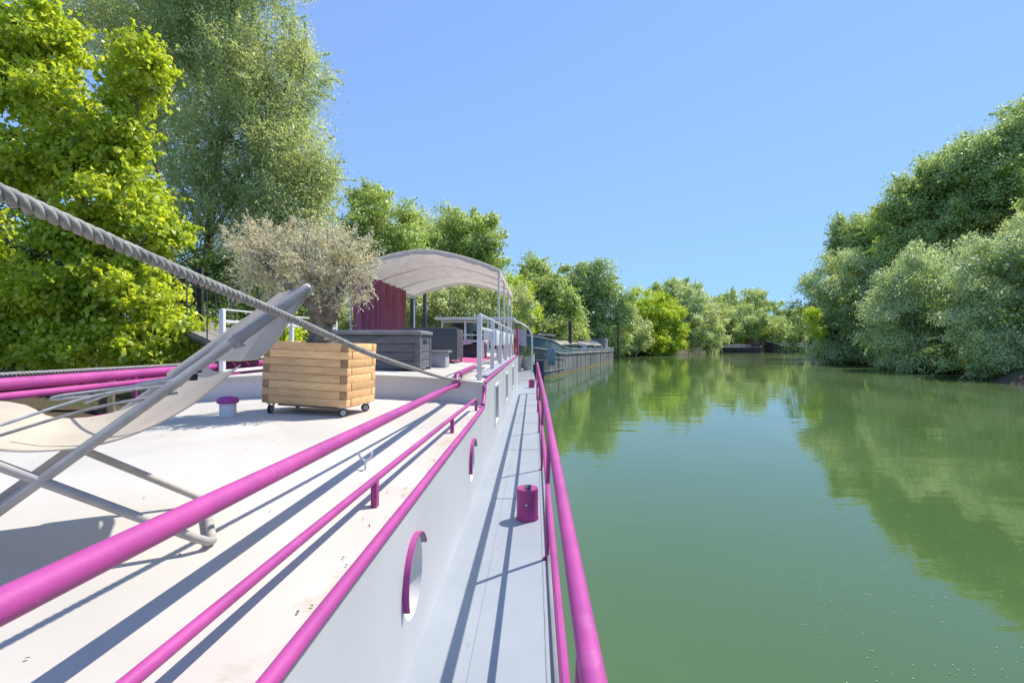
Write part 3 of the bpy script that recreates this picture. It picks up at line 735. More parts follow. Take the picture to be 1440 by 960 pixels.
# sling
def loft(nc, fc, name, sag, k=9, mat=M['sling']):
    A = arc_pts(nc, 5); B = arc_pts(fc, 5); m_ = 24
    def samp(P, u):
        x = u*(len(P)-1); i = min(int(x), len(P)-2); return P[i].lerp(P[i+1], x-i)
    rows = []
    for i in range(m_+1):
        a = samp(A, i/m_); b = samp(B, i/m_); rows.append([a.lerp(b, j/k)+Vector((.2, -.3, -1)).normalized()*sag*4*(j/k)*(1-j/k) for j in range(k+1)])
    mb = MB(); mb.grid(rows, thick=.004); return mb.build(name, mat, ch, angle=60)
loft([NPp(441, 401), NPp(410, 446), NPp(384, 484), NPp(362, 504)], [FPp(393, 411), FPp(352, 441), FPp(314, 471), FPp(284, 504)], 'back_sling', .008)
loft([NPp(338, 512), NPp(300, 545), NPp(262, 573), NPp(198, 606), NPp(130, 626), NPp(62, 633), NPp(0, 632), NPp(-150, 615)],
     [FPp(286, 512), FPp(258, 530), FPp(228, 548), FPp(190, 566), FPp(146, 583), FPp(77, 587), FPp(25, 566), FPp(-90, 560)], 'seat_sling', .03)
mb = MB(); mb.tube([mt-dm*.012, mt+dm*.05, mt+dm*.28, NPp(338, 488)], [.012, .020, .021, .019], 12); mb.build('sleeve', M['canopy_trim'], ch)
mb = MB(); fo = toff*1.03-nrm*0; mb.tube([mt+fo-dm*.05, mt+fo+dm*.03, mt+fo+dm*.2, mt+fo+dm*.52], [.012, .024, .026, .023], 12); mb.build('hem', M['sling'], ch)
cords = [[NPp(256, 534), NPp(150, 552)+off*.3, NPp(75, 562)+off*.3, NPp(58, 567)+off*.3, NPp(80, 566)+off*.3, NPp(160, 557)+off*.3, NPp(262, 530)], [NPp(256, 541), NPp(140, 556)+off*.1, NPp(0, 598)], [NPp(250, 552), NPp(130, 574), NPp(0, 612)], [NPp(270, 530), NPp(200, 545)+off*.5, FPp(120, 566)]]
for i, c in enumerate(cords):
    mb = MB(); mb.tube(arc_pts(c, 5), .0048, 6); mb.build('cord', M['canvas_rope'] if i != 2 else M['rope'], ch)
mb = MB()
for p in (NPp(278, 519), NPp(272, 530)): mb.lathe([(0, -.012), (.012, -.01), (.012, .01), (0, .012)], p, 10)
mb.build('bolt', M['black'], ch)

# planter and olive tree
th = math.radians(10); pc = Vector((-1.609, 4.25, 0)); W_, D_, H_ = .82, .50, .545; nl = 8; lh = H_/nl; tk = .07
ex = Vector((-math.cos(th), math.sin(th), 0)); ey = Vector((math.sin(th), math.cos(th), 0))
pcen = pc+ex*W_/2+ey*D_/2; zf = ZR+camber(pcen.x); ZB = zf+.088
pl = thing('planter_box', (pcen.x, pcen.y, zf), 'square-cut honey coloured timber planter on castors, stacked from interlocking beams, under the olive tree', 'planter')
R3 = Matrix.Rotation(-th, 4, 'Z'); R3 = Matrix.Translation((pcen.x, pcen.y, ZB)) @ Matrix.Rotation(-th, 4, 'Z') @ Matrix.Rotation(.035, 4, 'Y')
mb = MB(); mb.xf = R3
g = .0022
for i in range(nl):
    z0 = i*lh+g/2; z1 = (i+1)*lh-g/2; a, b = -W_/2, W_/2; c, d_ = -D_/2, D_/2
    if i % 2: bars = [((a, c), (b-tk, c+tk)), ((b-tk, c), (b, d_-tk)), ((a+tk, d_-tk), (b, d_)), ((a, c+tk), (a+tk, d_))]
    else: bars = [((a+tk, c), (b, c+tk)), ((b-tk, c+tk), (b, d_)), ((a, d_-tk), (b-tk, d_)), ((a, c), (a+tk, d_-tk))]
    for q, (p0, p1) in enumerate(bars):
        j = .0035*RNG.random(); alongx = q in (0, 2)
        lo = [p0[0], p0[1], z0]; hi = [p1[0], p1[1], z1]
        if alongx: lo[0] += .001; hi[0] -= .001; lo[1] += j; hi[1] -= j
        else: lo[1] += .007; hi[1] -= .007; lo[0] += j; hi[0] -= j
        o0 = len(mb.f); mb.box(lo, hi, bev=.004)
        if not alongx:      # end grain on the short faces
            for k in range(o0, len(mb.f)):
                vs = [R3.inverted() @ Vector(mb.v[v]) for v in mb.f[k]]
                if max(v.y for v in vs)-min(v.y for v in vs) < .003: mb.m[k] = 1
mb.build('beams', [M['timber'], M['timber_end']], pl)
mb = MB(); mb.xf = R3; mb.box((-W_/2+tk+.002, -D_/2+tk+.002, .01), (W_/2-tk-.002, D_/2-tk-.002, H_-.05)); mb.build('soil', M['soil'], pl)
mb = MB(); mb.xf = R3; mb.box((-W_/2+.1, -D_/2+.09, -.03), (W_/2-.1, D_/2-.09, -.002)); mb.build('base_board', M['plank'], pl)
for sx in (-1, 1):
    for sy in (-1, 1):
        c = R3 @ Vector((sx*(W_/2-.06), sy*(D_/2-.06), 0)); zg = ZR+camber(c.x)
        r = .036; cw = Vector((c.x, c.y-.02, zg+r+.001))
        mb = MB(); mb.box((c.x-.03, c.y-.03, c.z-.012), (c.x+.03, c.y+.03, c.z-.001)); mb.box((c.x-.022, c.y-.018, cw.z-.005), (c.x-.018, c.y+.01, c.z-.013)); mb.box((c.x+.018, c.y-.018, cw.z-.005), (c.x+.022, c.y+.01, c.z-.013))
        ca = mb.build('castor', M['steel'], pl)
        rm = Matrix.Rotation(math.radians(90), 3, 'Y') if sx < 0 else Matrix.Rotation(math.radians(35), 3, 'Z') @ Matrix.Rotation(math.radians(90), 3, 'X')
        mb = MB(); mb.lathe([(r*.72, -.0125), (r, -.012), (r, .012), (r*.72, .0125)], cw, 22, mat=rm); mb.build('tyre', M['black'], ca)
        mb = MB(); mb.lathe([(0, -.015), (r*.7, -.014), (r*.7, .014), (0, .015)], cw, 18, mat=rm); mb.build('hub', M['cushion'], ca)
ol = thing('olive_tree', (pcen.x, pcen.y, ZB+H_-.05), 'gnarled olive tree with a thick trunk and dry silvery beige foliage in the timber planter', 'tree')
mb = MB(); t0 = Vector((pcen.x+.02, pcen.y, ZB+H_-.1)); OL = []
def knobbly(pts, rs, n=14):
    P = arc_pts(pts, 6); k = len(P)-1; rr = []
    for i in range(len(P)):
        x = i/k*(len(rs)-1); j = min(int(x), len(rs)-2); rr.append((rs[j]+(rs[j+1]-rs[j])*(x-j))*(1+.09*math.sin(i*1.9)+.05*RNG.uniform(-1, 1)))
    mb.tube(P, rr, n)
knobbly([t0, t0+Vector((-.02, 0, .18)), t0+Vector((0, .01, .36)), t0+Vector((-.03, .02, .52)), t0+Vector((-.18, .03, .78))], [.14, .10, .105, .085, .04])
knobbly([t0+Vector((.03, 0, .30)), t0+Vector((.12, 0, .48)), t0+Vector((.22, -.03, .62)), t0+Vector((.30, -.02, .80))], [.09, .06, .05, .02])
knobbly([t0+Vector((-.05, 0, .40)), t0+Vector((-.2, -.05, .56)), t0+Vector((-.42, -.05, .72)), t0+Vector((-.62, 0, .92))], [.07, .045, .03, .01], 10)
knobbly([t0+Vector((0, .02, .45)), t0+Vector((.05, .2, .62)), t0+Vector((.02, .3, .9))], [.06, .04, .01], 10)
mb.build('trunk', M['bark_olive'], ol)
olobes = [lob(368, 352, 4.55, 46, 34, .30), lob(420, 362, 4.6, 52, 44, .42), (tuple(PX(452, 385, 4.5)), (.30, .34, .2)), lob(400, 402, 4.45, 40, 26, .25), lob(482, 366, 4.6, 44, 46, .34), lob(503, 372, 4.55, 24, 34, .2), lob(496, 425, 4.45, 22, 24, .18), lob(440, 345, 4.8, 50, 24, .3), lob(352, 388, 4.5, 26, 20, .2)]
cc, dd = clumps(olobes, 460, .35)
ext = np.array([PX(318+RNG.uniform(0, 25), 340+RNG.uniform(-6, 10), 4.55) for _ in range(6)]+[PX(352, 312+RNG.uniform(0, 20), 4.6) for _ in range(4)]); cc = np.vstack([cc, ext]); dd = np.vstack([dd, np.tile([[-.5, 0, .8]], (10, 1))])
pos, nr = leaves_at(cc, dd, 26, .075, .9, 0, .5, .5)
sp_p, sp_n, sp_a, sp_b = sprigs(cc, dd, 420, .17, 20, rise=.5); pos = np.vstack([pos, sp_p]); nr = np.vstack([nr, sp_n])
leaf_mesh('crown', pos, nr, .036, .0085, M['olive'], ol)
mb = MB()
for i in range(0, len(cc), 2):
    c = Vector(cc[i]); a = min((Vector(l[0]) for l in olobes), key=lambda q: (q-c).length); a = a.lerp(t0+Vector((0, 0, .6)), .35)
    mid = a.lerp(c, .5)+Vector([RNG.uniform(-.04, .04) for _ in range(3)]); mb.tube([a, mid, c, c+(c-mid)*.3], [.007, .005, .003, .001], 4, False)
for a_, b_ in zip(sp_a, sp_b):
    a_ = Vector(a_); b_ = Vector(b_); mb.tube([a_, a_.lerp(b_, .5)+Vector((0, 0, .006)), b_], [.003, .0022, .001], 3, False)
mb.build('twigs', M['twig'], ol)

# deck storage box
zt = ZT+camber(-2.1)
bx = thing('deck_box', (-2.1, 6.85, zt), 'large grey plank-effect resin storage box on the terrace, behind the timber planter', 'storage box')
x0, x1, y0, y1 = -2.85, -1.50, 6.50, 7.22
mb = MB(); pw = .112
for i in range(4):
    mb.box((x0+.02, y0+.012, zt+.01+i*pw), (x1-.075, y0+.05, zt+.01+i*pw+pw-.006), bev=.004); mb.box((x1-.05, y0+.05, zt+.01+i*pw), (x1-.012, y1-.05, zt+.01+i*pw+pw-.006), bev=.004)
    mb.box((x0+.012, y0+.05, zt+.01+i*pw), (x0+.05, y1-.05, zt+.01+i*pw+pw-.006), bev=.004); mb.box((x0+.05, y1-.05, zt+.01+i*pw), (x1-.05, y1-.012, zt+.01+i*pw+pw-.006), bev=.004)
mb.box((x0+.055, y0+.055, zt+.015), (x1-.055, y1-.055, zt+.44))
mb.build('body', M['resin'], bx)
for (a, b) in ((x0, y0), (x1-.075, y0), (x0, y1-.07), (x1-.075, y1-.07)):
    mb = MB(); mb.box((a, b, zt-.02), (a+.075, b+.07, zt+.458), bev=.006); mb.build('corner_post', M['resin'], bx)
mb = MB(); mb.box((x0-.02, y0-.02, zt+.46), (x1+.02, y1+.02, zt+.51), bev=.014); mb.box((x0+.03, y0+.03, zt+.508), (x1-.03, y1-.03, zt+.522), bev=.006); mb.build('lid', M['resin_lid'], bx)
mb = MB(); mb.box((x1-.012, 6.75, zt+.34), (x1-.004, 6.98, zt+.40), bev=.004); mb.build('handle', M['black'], bx)
mb = MB(); mb.lathe([(.012, 0), (.012, .05), (.03, .055), (.03, .07), (0, .075)], (-2.44, 6.62, zt+.521), 12); tag(mb.build('garden_tap', M['steel']), 'small metal peg standing on the lid of the grey storage box', 'peg')

# dark rattan armchair seen from behind, low side table, coffee table with cloth, dark pouf
ac = thing('rattan_armchair', (-1.85, 9.4, zt), 'dark charcoal rattan armchair seen from behind, beyond the storage box', 'armchair')
x0, x1, y0, y1 = -2.42, -1.40, 9.0, 9.75
mb = MB(); mb.box((x0, y0, zt+.04), (x1, y0+.12, zt+.62), bev=.015); mb.build('backrest', M['charcoal'], ac)
for a in (x0, x1-.12):
    mb = MB(); mb.box((a, y0+.121, zt+.04), (a+.12, y1, zt+.60), bev=.015); mb.build('armrest', M['charcoal'], ac)
mb = MB(); mb.box((x0+.122, y0+.122, zt+.04), (x1-.122, y1, zt+.26), bev=.01); mb.build('seat', M['charcoal'], ac)
mb = MB(); mb.box((x0+.125, y0+.13, zt+.261), (x1-.125, y1+.01, zt+.38), bev=.03); mb.build('cushion', M['cushion'], ac)
for a in (x0+.04, x1-.04):
    for b in (y0+.04, y1-.04):
        mb = MB(); mb.box((a-.02, b-.02, zt-.03), (a+.02, b+.02, zt+.04)); mb.build('leg', M['steel'], ac)
st = thing('side_table', (-1.5, 7.75, zt), 'low pale grey side table with a dark top, right beside the grey storage box', 'side table')
z2 = ZT+camber(-1.46)
mb = MB(); mb.box((-1.62, 7.55, z2+.22), (-1.32, 7.95, z2+.255), bev=.006); mb.build('top', M['resin_lid'], st)
mb = MB(); mb.box((-1.60, 7.58, z2-.01), (-1.36, 7.92, z2+.219), bev=.006); mb.build('base', M['cushion'], st)
ct = thing('coffee_table', (-1.65, 12.2, zt), 'white topped terrace coffee table beyond the dark armchair', 'coffee table')
mb = MB(); mb.box((-2.1, 11.8, zt+.36), (-1.2, 12.7, zt+.40), bev=.008); mb.build('top', M['white'], ct)
for a in (-2.05, -1.25):
    for b in (11.85, 12.65):
        mb = MB(); mb.box((a-.03, b-.03, zt-.04), (a+.03, b+.03, zt+.359)); mb.build('leg', M['white'], ct)
mb = MB(); mb.grid([[(x, y, zt+.414) for x in (-1.95, -1.7, -1.5)] for y in (12.6, 12.0, 11.78)]+[[(x, 11.775, zt+.30+.02*math.sin(x*20)) for x in (-1.95, -1.7, -1.5)]], thick=.006)
tag(mb.build('table_cloth', M['cloth']), 'pale pinkish cloth draped over the front edge of the white coffee table', 'cloth')
pf = MB(); pf.box((-1.95, 12.0, ZT+.06), (-1.35, 12.5, zt+.30), bev=.03); tag(pf.build('pouf', M['charcoal']), 'dark pouf pushed under the white coffee table', 'pouf')
wc = thing('white_chair', (-1.12, 12.6, ZT), 'white shell chair behind the starboard terrace railing', 'chair')
zc_ = ZT+camber(-1.1)
mb = MB(); mb.grid([[(-1.32+.42*i/5, 12.4+.4*j/4, zc_+.36+.03*((i-2.5)/2.5)**2) for i in range(6)] for j in range(5)], thick=.02); mb.build('seat', M['white'], wc)
mb = MB(); mb.grid([[(-1.32+.42*i/5, 12.8+.02*j-.02*((i-2.5)/2.5)**2, zc_+.40+.09*j) for i in range(6)] for j in range(5)], thick=.02); mb.build('backrest', M['white'], wc)
for a in (-1.28, -.94):
    for b in (12.42, 12.78):
        mb = MB(); mb.tube([(a, b, zc_-.01), (a*.97-.03, b, zc_+.37)], .013, 8); mb.build('leg', M['white'], wc)

# potted palm
pp = thing('potted_palm', (-2.52, 14.3, ZT+.1), 'potted palm with yellow green fan leaves on the terrace under the awning', 'plant')
mb = MB(); mb.lathe([(.16, 0), (.22, .3), (.24, .34), (.20, .34), (.19, .30), (0, .30)], (-2.52, 14.3, ZT+.098), 20); mb.build('pot', M['charcoal'], pp)
def blades(root, base, n, L, wd, mat, spread=1.0, name='leaves', curve=.5):
    mb = MB(); base = Vector(base)
    for i in range(n):
        a = RNG.uniform(0, 6.283); e = RNG.uniform(.35, 1.35)/spread; l = L*RNG.uniform(.7, 1.1)
        d = Vector((math.cos(a)*math.cos(e), math.sin(a)*math.cos(e), math.sin(e))); sd_ = Vector((-math.sin(a), math.cos(a), 0))
        rows = []
        for k in range(5):
            u = k/4; p = base+d*l*u+Vector((0, 0, -curve*l*u*u*math.cos(e))); ww = wd*math.sin(math.pi*min(.97, .12+.85*u))
            rows.append([p-sd_*ww, p+Vector((0, 0, -ww*.4)), p+sd_*ww])
        mb.grid(rows)
    return mb.build(name, mat, root, angle=180)
mb = MB(); mb.tube([(-2.52, 14.3, ZT+.39), (-2.5, 14.3, ZT+.62)], [.05, .035], 8); mb.build('stem', M['bark'], pp)
blades(pp, (-2.5, 14.3, ZT+.6), 60, .55, .035, M['palm'])
# awning: arched canvas on slim white posts
ay0, ay1, ax0, ax1 = 10.5, 16.0, -3.88, -.76
def az(x): u = (x-(ax0+ax1)/2)/((ax1-ax0)/2); return CZ+1.53-.02+.40*(1-abs(u)**1.6)
aw = thing('awning', ((ax0+ax1)/2, 13.2, ZT+.1), 'arched beige canvas awning on slim white posts over the terrace', 'awning')
rows = []
for j in range(23):
    y = ay0-.12+(ay1-ay0+.24)*j/22; sag = -.05*abs(math.sin(math.pi*(j/22)*4))
    rows.append([(ax0+(ax1-ax0)*i/24, y, az(ax0+(ax1-ax0)*i/24)+sag*(1-abs(i/12-1)**2)+.008*RNG.uniform(-1, 1)) for i in range(25)])
mb = MB(); mb.grid(rows, thick=.006); mb.build('canopy', M['canopy'], aw, angle=60)
mb = MB()
for y in (ay0-.13, ay1+.13):
    mb.grid([[(ax0+(ax1-ax0)*i/24, y, az(ax0+(ax1-ax0)*i/24)+.02) for i in range(25)], [(ax0+(ax1-ax0)*i/24, y+.005, az(ax0+(ax1-ax0)*i/24)-.09-.012*math.sin(i*1.7)) for i in range(25)]], thick=.008)
for x in (ax1+.015, ax0-.015):
    mb.grid([[(x, ay0-.12+.25*k, az(ax1)+.02) for k in range(24)], [(x+.03*(1 if x > -2 else -1), ay0-.12+.25*k, az(ax1)-.13-.012*math.sin(k*2.1)) for k in range(24)]], thick=.008)
mb.build('valance', M['canopy'], aw)
for k, y in enumerate((10.5, 12.33, 14.17, 16.0)):
    mb = MB(); mb.tube([(ax0+(ax1-ax0)*i/16, y, az(ax0+(ax1-ax0)*i/16)-.035) for i in range(17)], .016, 8); mb.build('bow', M['white'], aw)
    for x in (ax1, ax0):
        mb = MB(); mb.tube([(x, y, ZT+camber(x)-.01), (x, y, az(x)-.03)], .021, 10); mb.build('post', M['white'], aw)
# string curtain along the port side of the awning
rows = []
K = 110
for j in range(6):
    rows.append([(ax0+.16+.11*math.sin(i*.52+.8*math.sin(i*.13))+.03*math.sin(i*1.7+.2*j)+.015*RNG.uniform(-1, 1), 10.25+3.75*i/K, ZT+.12+(az(ax0)-ZT-.2)*(1-j/5)) for i in range(K+1)])
mb = MB(); mb.grid(rows, thick=.01); tag(mb.build('string_curtain', M['curtain'], angle=60), 'wine red string curtain hanging along the far side of the awning', 'curtain')
# life ring, bow pots, cloth
lr = thing('life_ring', (-.80, 21.0, 2.5), 'orange life ring hung on the wheelhouse side near the bow pots', 'life ring')
mb = MB(); mb.tube([(-.80+.06*math.sin(k*.26), 21.0+.36*math.cos(2*math.pi*k/28), 2.5+.36*math.sin(2*math.pi*k/28)) for k in range(28)], .075, 10, closed=True); mb.build('ring', M['orange'], lr)
mb = MB(); mb.tube([(-.72, 21.0+.45*math.cos(2*math.pi*k/24), 2.5+.45*math.sin(2*math.pi*k/24)) for k in range(24)], .012, 6, closed=True); mb.build('grab_line', M['white'], lr)
for (x, y, r, h, lab) in ((-.36, 26.0, .30, .74, 'tall white tapered pot with spiky plant beside the guard rail end on the foredeck'), (-.93, 25.6, .27, .76, 'tall white tapered pot half hidden by the cabin wall on the foredeck')):
    q = thing('planted_pot', (x, y, ZD), lab, 'plant pot', 'white pots on the foredeck')
    mb = MB(); mb.lathe([(r*.72, -.01), (r*.78, .04), (r, h-.06), (r*1.06, h-.05), (r*1.06, h), (r*.92, h), (r*.9, h-.06), (0, h-.06)], (x, y, ZD), 24); mb.build('pot', M['pot'], q)
    blades(q, (x, y, ZD+h-.07), 46, .75, .03, M['spiky'], .85)
mb = MB(); mb.grid([[(-1.15+.75*i/10, 24.02+.05*math.sin(i*1.3+j*.5), 3.15-.75*j/7-.05*math.sin(i*.9)) for i in range(11)] for j in range(8)], thick=.02)
mb.tube([(-1.2, 24.03, 3.18), (-.3, 24.03, 3.18)], .015, 6)
tag(mb.build('hung_cloth', M['lilac']), 'lilac and white cloth hung under the foredeck hoop', 'cloth')
# dry leaves and grit on the white roof
m_ = 90; lx = NP.uniform(XL+.1, XW-.03, m_); ly = NP.uniform(.4, 5.6, m_)
lx2 = NP.normal(XW-.06, .03, 36); ly2 = NP.uniform(.6, 5.6, 36); lx3 = NP.uniform(XW+.03, .05, 26); ly3 = NP.uniform(1.5, 9, 26)
P_ = np.stack([np.concatenate([lx, lx2, lx3]), np.concatenate([ly, ly2, ly3]), np.zeros(m_+62)], 1)
P_[:, 2] = [ (ZR+camber(p[0])+.006 if p[0] < XW else ZD+.010) for p in P_]
nr = NP.normal(size=P_.shape)*.25; nr[:, 2] = 1
tag(leaf_mesh('leaf_litter', P_, nr, .014, .007, M['debris'], None), 'small dry leaves scattered over the white roof and side deck', 'leaf litter', kind='stuff')

# ================================================================== LANDING: gangway, gate, piles
gw = thing('gangway', (-5.2, 8.2, 2.3), 'boarded gangway with thin handrails climbing from the boat to the left bank', 'gangway')
A = Vector((-3.95, 7.4, 2.42)); B = Vector((-6.9, 9.9, 3.02)); dv = (B-A); sv = Vector((dv.y, -dv.x, 0)).normalized()*.38
mb = MB(); 
for i in range(18):
    p = A+dv*(i/18); q = A+dv*((i+.94)/18); mb.grid([[p-sv, p+sv], [q-sv, q+sv]], thick=.04)
mb.build('boards', M['plank'], gw)
for s_ in (-1, 1):
    mb = MB(); mb.tube([A+sv*s_*1.05-Vector((0, 0, .08)), B+sv*s_*1.05-Vector((0, 0, .08))], .05, 6); mb.build('beam', M['pile'], gw)
    mb = MB(); mb.tube([A+sv*s_+Vector((0, 0, .75)), B+sv*s_+Vector((0, 0, .85))], .009, 8); mb.tube([A+sv*s_+Vector((0, 0, .40)), B+sv*s_+Vector((0, 0, .45))], .005, 8)
    for i in range(4):
        p = A+dv*(.1+i*.27)+sv*s_; mb.tube([p, p+Vector((0, 0, .80))], .010, 8)
    mb.build('handrail', M['pile'], gw)
gt = thing('metal_gate', (-6.6, 9.6, 2.9), 'dark metal gate frame standing at the bank end of the gangway', 'gate')
mb = MB(); g0 = PX(262, 455, 9.7); 
for x in (-6.78, -6.42): mb.box((x-.03, 9.55, .6), (x+.03, 9.61, 4.02), bev=.005)
mb.box((-6.75, 9.555, 3.92), (-6.45, 9.605, 3.97)); mb.box((-6.75, 9.555, 3.02), (-6.45, 9.605, 3.08)); mb.build('frame', M['gateblack'], gt)
mb = MB()
for i in range(5): mb.box((-6.745+.062*i, 9.57, 3.08), (-6.72+.062*i, 9.59, 3.92))
mb.build('bars', M['gateblack'], gt)
for (px, d_, r, ztop, lab) in ((581, 19, .115, 5.6, 'thick dark grey steel mooring pile seen under the left part of the awning'), (597.5, 21, .085, 5.4, 'slimmer dark grey steel mooring pile right of the thick one under the awning')):
    x = (px-PX0)/F*d_; mb = MB(); mb.lathe([(r, -1.0), (r, ztop), (r*.8, ztop+.05), (0, ztop+.06)], (x, d_, 0), 14)
    tag(mb.build('mooring_pile', M['pile']), lab, 'mooring pile', 'steel mooring piles')
for (px, pt, d_, r, lab) in ((869.5, 452, 72.5, .13, 'tall thin mooring pile at the far end of the black barge'), (802, 452, 46, .16, 'dark mooring pile behind the middle of the black barge'), (743.5, 446, 38, .16, 'dark mooring pile left of the black barge near the white hoop')):
    x = (px-PX0)/F*d_; zt_ = CZ-(pt-PY0)/F*d_; mb = MB(); mb.lathe([(r, -1.0), (r, zt_), (r*.8, zt_+.05), (0, zt_+.06)], (x, d_, 0), 10)
    tag(mb.build('mooring_pile', M['bark_dark']), lab, 'mooring pile', 'dark mooring piles')

# ================================================================== BLACK BARGE
bg_ = thing('black_barge', (4.0, 53, 0), 'old black cargo barge with teal stern and beige hatch covers ahead of the houseboat', 'barge')
Q0 = Vector((.72, 34.3, 0)); Q1 = Vector((11.9, 73, 0)); bd = (Q1-Q0); BL = bd.length; bd.normalize(); bn = Vector((-bd.y, bd.x, 0))   # bn to port
def bp(s_, o, z): return tuple(Q0+bd*s_+bn*o+Vector((0, 0, z)))
BW = 5.05
def half(s_):   # half beam along the length, rounded ends
    e = min(s_+.3, BL+.3-s_)/4.2
    return BW/2*(1 if e >= 1 else math.sqrt(max(.04, 1-(1-max(0, e))**2.4)))
def sheer(s_): return 2.02-.0125*min(s_, 30)+.55*max(0, (5.5-s_)/5.5)**1.6+.25*max(0, (s_-BL+5)/5)**2
S_ = [-.3, -.2, 0, .3, .8, 1.5, 2.5, 4, 6]+[9+3*i for i in range(8)]+[BL-4, BL-2.5, BL-1.2, BL-.5, BL, BL+.2]
def hullstrip(z0f, z1f, off=0., name='hull', mat=M['blackhull'], n=3):
    rows = []
    for k in range(n+1):
        row = [bp(s_, BW/2-half(s_)-off, z0f(s_)+(z1f(s_)-z0f(s_))*k/n) for s_ in S_]+[bp(s_, BW/2+half(s_)+off, z0f(s_)+(z1f(s_)-z0f(s_))*k/n) for s_ in S_[::-1]]
        row.append(row[0]); rows.append(row)
    mb = MB(); mb.grid(rows); return mb, rows
mb, rows = hullstrip(lambda s_: -.5, lambda s_: sheer(s_)-.35); 
# rub strakes
for zz, r in ((.45, .05), (1.1, .04)):
    mb.tube([bp(s_, BW/2-half(s_)-.01, zz if zz < 1 else sheer(s_)-.75) for s_ in S_ if s_ < 9], r, 6)
for i in range(5): 
    s_ = 4+7.1*i; o = BW/2-half(s_)-.015; mb.box(Vector(bp(s_, o, .1))-Vector((.03, .03, 0)), Vector(bp(s_, o, sheer(s_)-.45))+Vector((.03, .03, 0)))
mb.build('hull', M['blackhull'], bg_)
mb, _ = hullstrip(lambda s_: -.02, lambda s_: .14, .015, n=1); mb.build('waterline', M['waterline'], bg_)
SAVE = S_; S_ = [q for q in SAVE if q <= 9]; mb, rows = hullstrip(lambda s_: sheer(s_)-.352, lambda s_: sheer(s_)+.45*max(0, min(1, (8.5-s_)/6)), .03, n=2); mb.build('bulwark', M['teal'], bg_)
S_ = [q for q in SAVE if q >= 9]; mb, rows = hullstrip(lambda s_: sheer(s_)-.352, lambda s_: sheer(s_), .03, n=2); mb.build('bulwark', M['bargegrey'], bg_); S_ = SAVE
mb = MB(); mb.grid([[bp(s_, BW/2-half(s_)*.98, sheer(s_)-.12) for s_ in S_], [bp(s_, BW/2+half(s_)*.98, sheer(s_)-.12) for s_ in S_]]); mb.build('deck', M['bargegrey'], bg_)
mb = MB(); mb.tube([bp(s_, BW/2-half(s_)-.04, sheer(s_)-.33) for s_ in S_], .06, 6); mb.tube([bp(s_, BW/2-half(s_)-.03, sheer(s_)+.02+.45*max(0, min(1, (8.5-s_)/6))) for s_ in S_], .045, 6); mb.build('rubbing_strake', M['bargegrey'], bg_)
for (s0, s1) in ((7, 15.5), (16.2, 24), (24.6, 31)):
    mb = MB(); mb.prism([bp(s0, .75, 0)[:2], bp(s1, .75, 0)[:2], bp(s1, 4.3, 0)[:2], bp(s0, 4.3, 0)[:2]], sheer(s0)-.15, sheer(s0)+.42); co = mb.build('hatch', M['teal'], bg_)
    mb = MB(); rows = []
    for k in range(9):
        u = k/8; rows.append([bp(s_, .62+3.8*u, sheer(s0)+.43+.34*math.sin(math.pi*u)) for s_ in (s0-.1, (s0+s1)/2, s1+.1)])
    mb.grid(rows, thick=.06); mb.build('cover', M['hatch'], co)
# light blue stern quarter and dark block low at the stern
mb = MB(); mb.box(bp(.1, -.16, .95), Vector(bp(.1, -.16, 2.1))+Vector((.5, .12, 0)), bev=.03); mb.build('stern_plate', M['lightblue'], bg_)
mb = MB(); mb.box(Vector(bp(-1.0, .6, -.4)), Vector(bp(-1.0, .6, 1.35))+Vector((.75, .6, 0)), bev=.05); mb.build('stern_block', M['tarp'], bg_)
# stern housing, winch, cabin, tarp
mb = MB(); mb.prism([bp(1.2, 1.0, 0)[:2], bp(5.4, .8, 0)[:2], bp(5.4, 4.1, 0)[:2], bp(1.2, 4.0, 0)[:2]], 1.9, 3.05); sh = mb.build('stern_cabin', M['teal'], bg_)
mb = MB(); mb.prism([bp(1.0, .8, 0)[:2], bp(5.6, .6, 0)[:2], bp(5.6, 4.3, 0)[:2], bp(1.0, 4.2, 0)[:2]], 3.052, 3.16); mb.build('roof', M['bargegrey'], sh)
for s_ in (1.9, 3.0, 4.1):
    mb = MB(); mb.prism([bp(s_, .80, 0)[:2], bp(s_+.7, .75, 0)[:2], bp(s_+.7, 1.1, 0)[:2], bp(s_, 1.1, 0)[:2]], 2.55, 2.92); mb.build('window', M['glass'], sh)
mb = MB(); rows = []
for k in range(9):
    u = k/8; rows.append([bp(s_, .8+3.4*u, 1.75+.95*math.sin(math.pi*u)**.6+.06*math.sin(s_*3)) for s_ in np.linspace(25.0, 33.5, 9)])
mb.grid(rows, thick=.05); mb.build('tarpaulin', M['tarp'], bg_)
mb = MB(); mb.prism([bp(34, .7, 0)[:2], bp(37.5, .8, 0)[:2], bp(37.5, 4, 0)[:2], bp(34, 4, 0)[:2]], 1.5, 3.0); fc = mb.build('fore_cabin', M['bargegrey'], bg_)
mb = MB(); mb.prism([bp(34.4, .68, 0)[:2], bp(35.3, .70, 0)[:2], bp(35.3, .9, 0)[:2], bp(34.4, .9, 0)[:2]], 2.15, 2.7); mb.build('window', M['glass'], fc)
mb = MB()
mb.box(Vector(bp(15.8, .38, 1.6)), Vector(bp(15.8, .38, 2.4))+Vector((.4, .3, 0)), bev=.03); mb.build('deck_locker', M['white'], bg_)
for s_ in (16.9, 24.3, 33):
    mb = MB(); mb.tube([bp(s_, .45, 1.6), bp(s_, .45, 2.35)], .05, 6); mb.build('deck_post', M['white'], bg_)
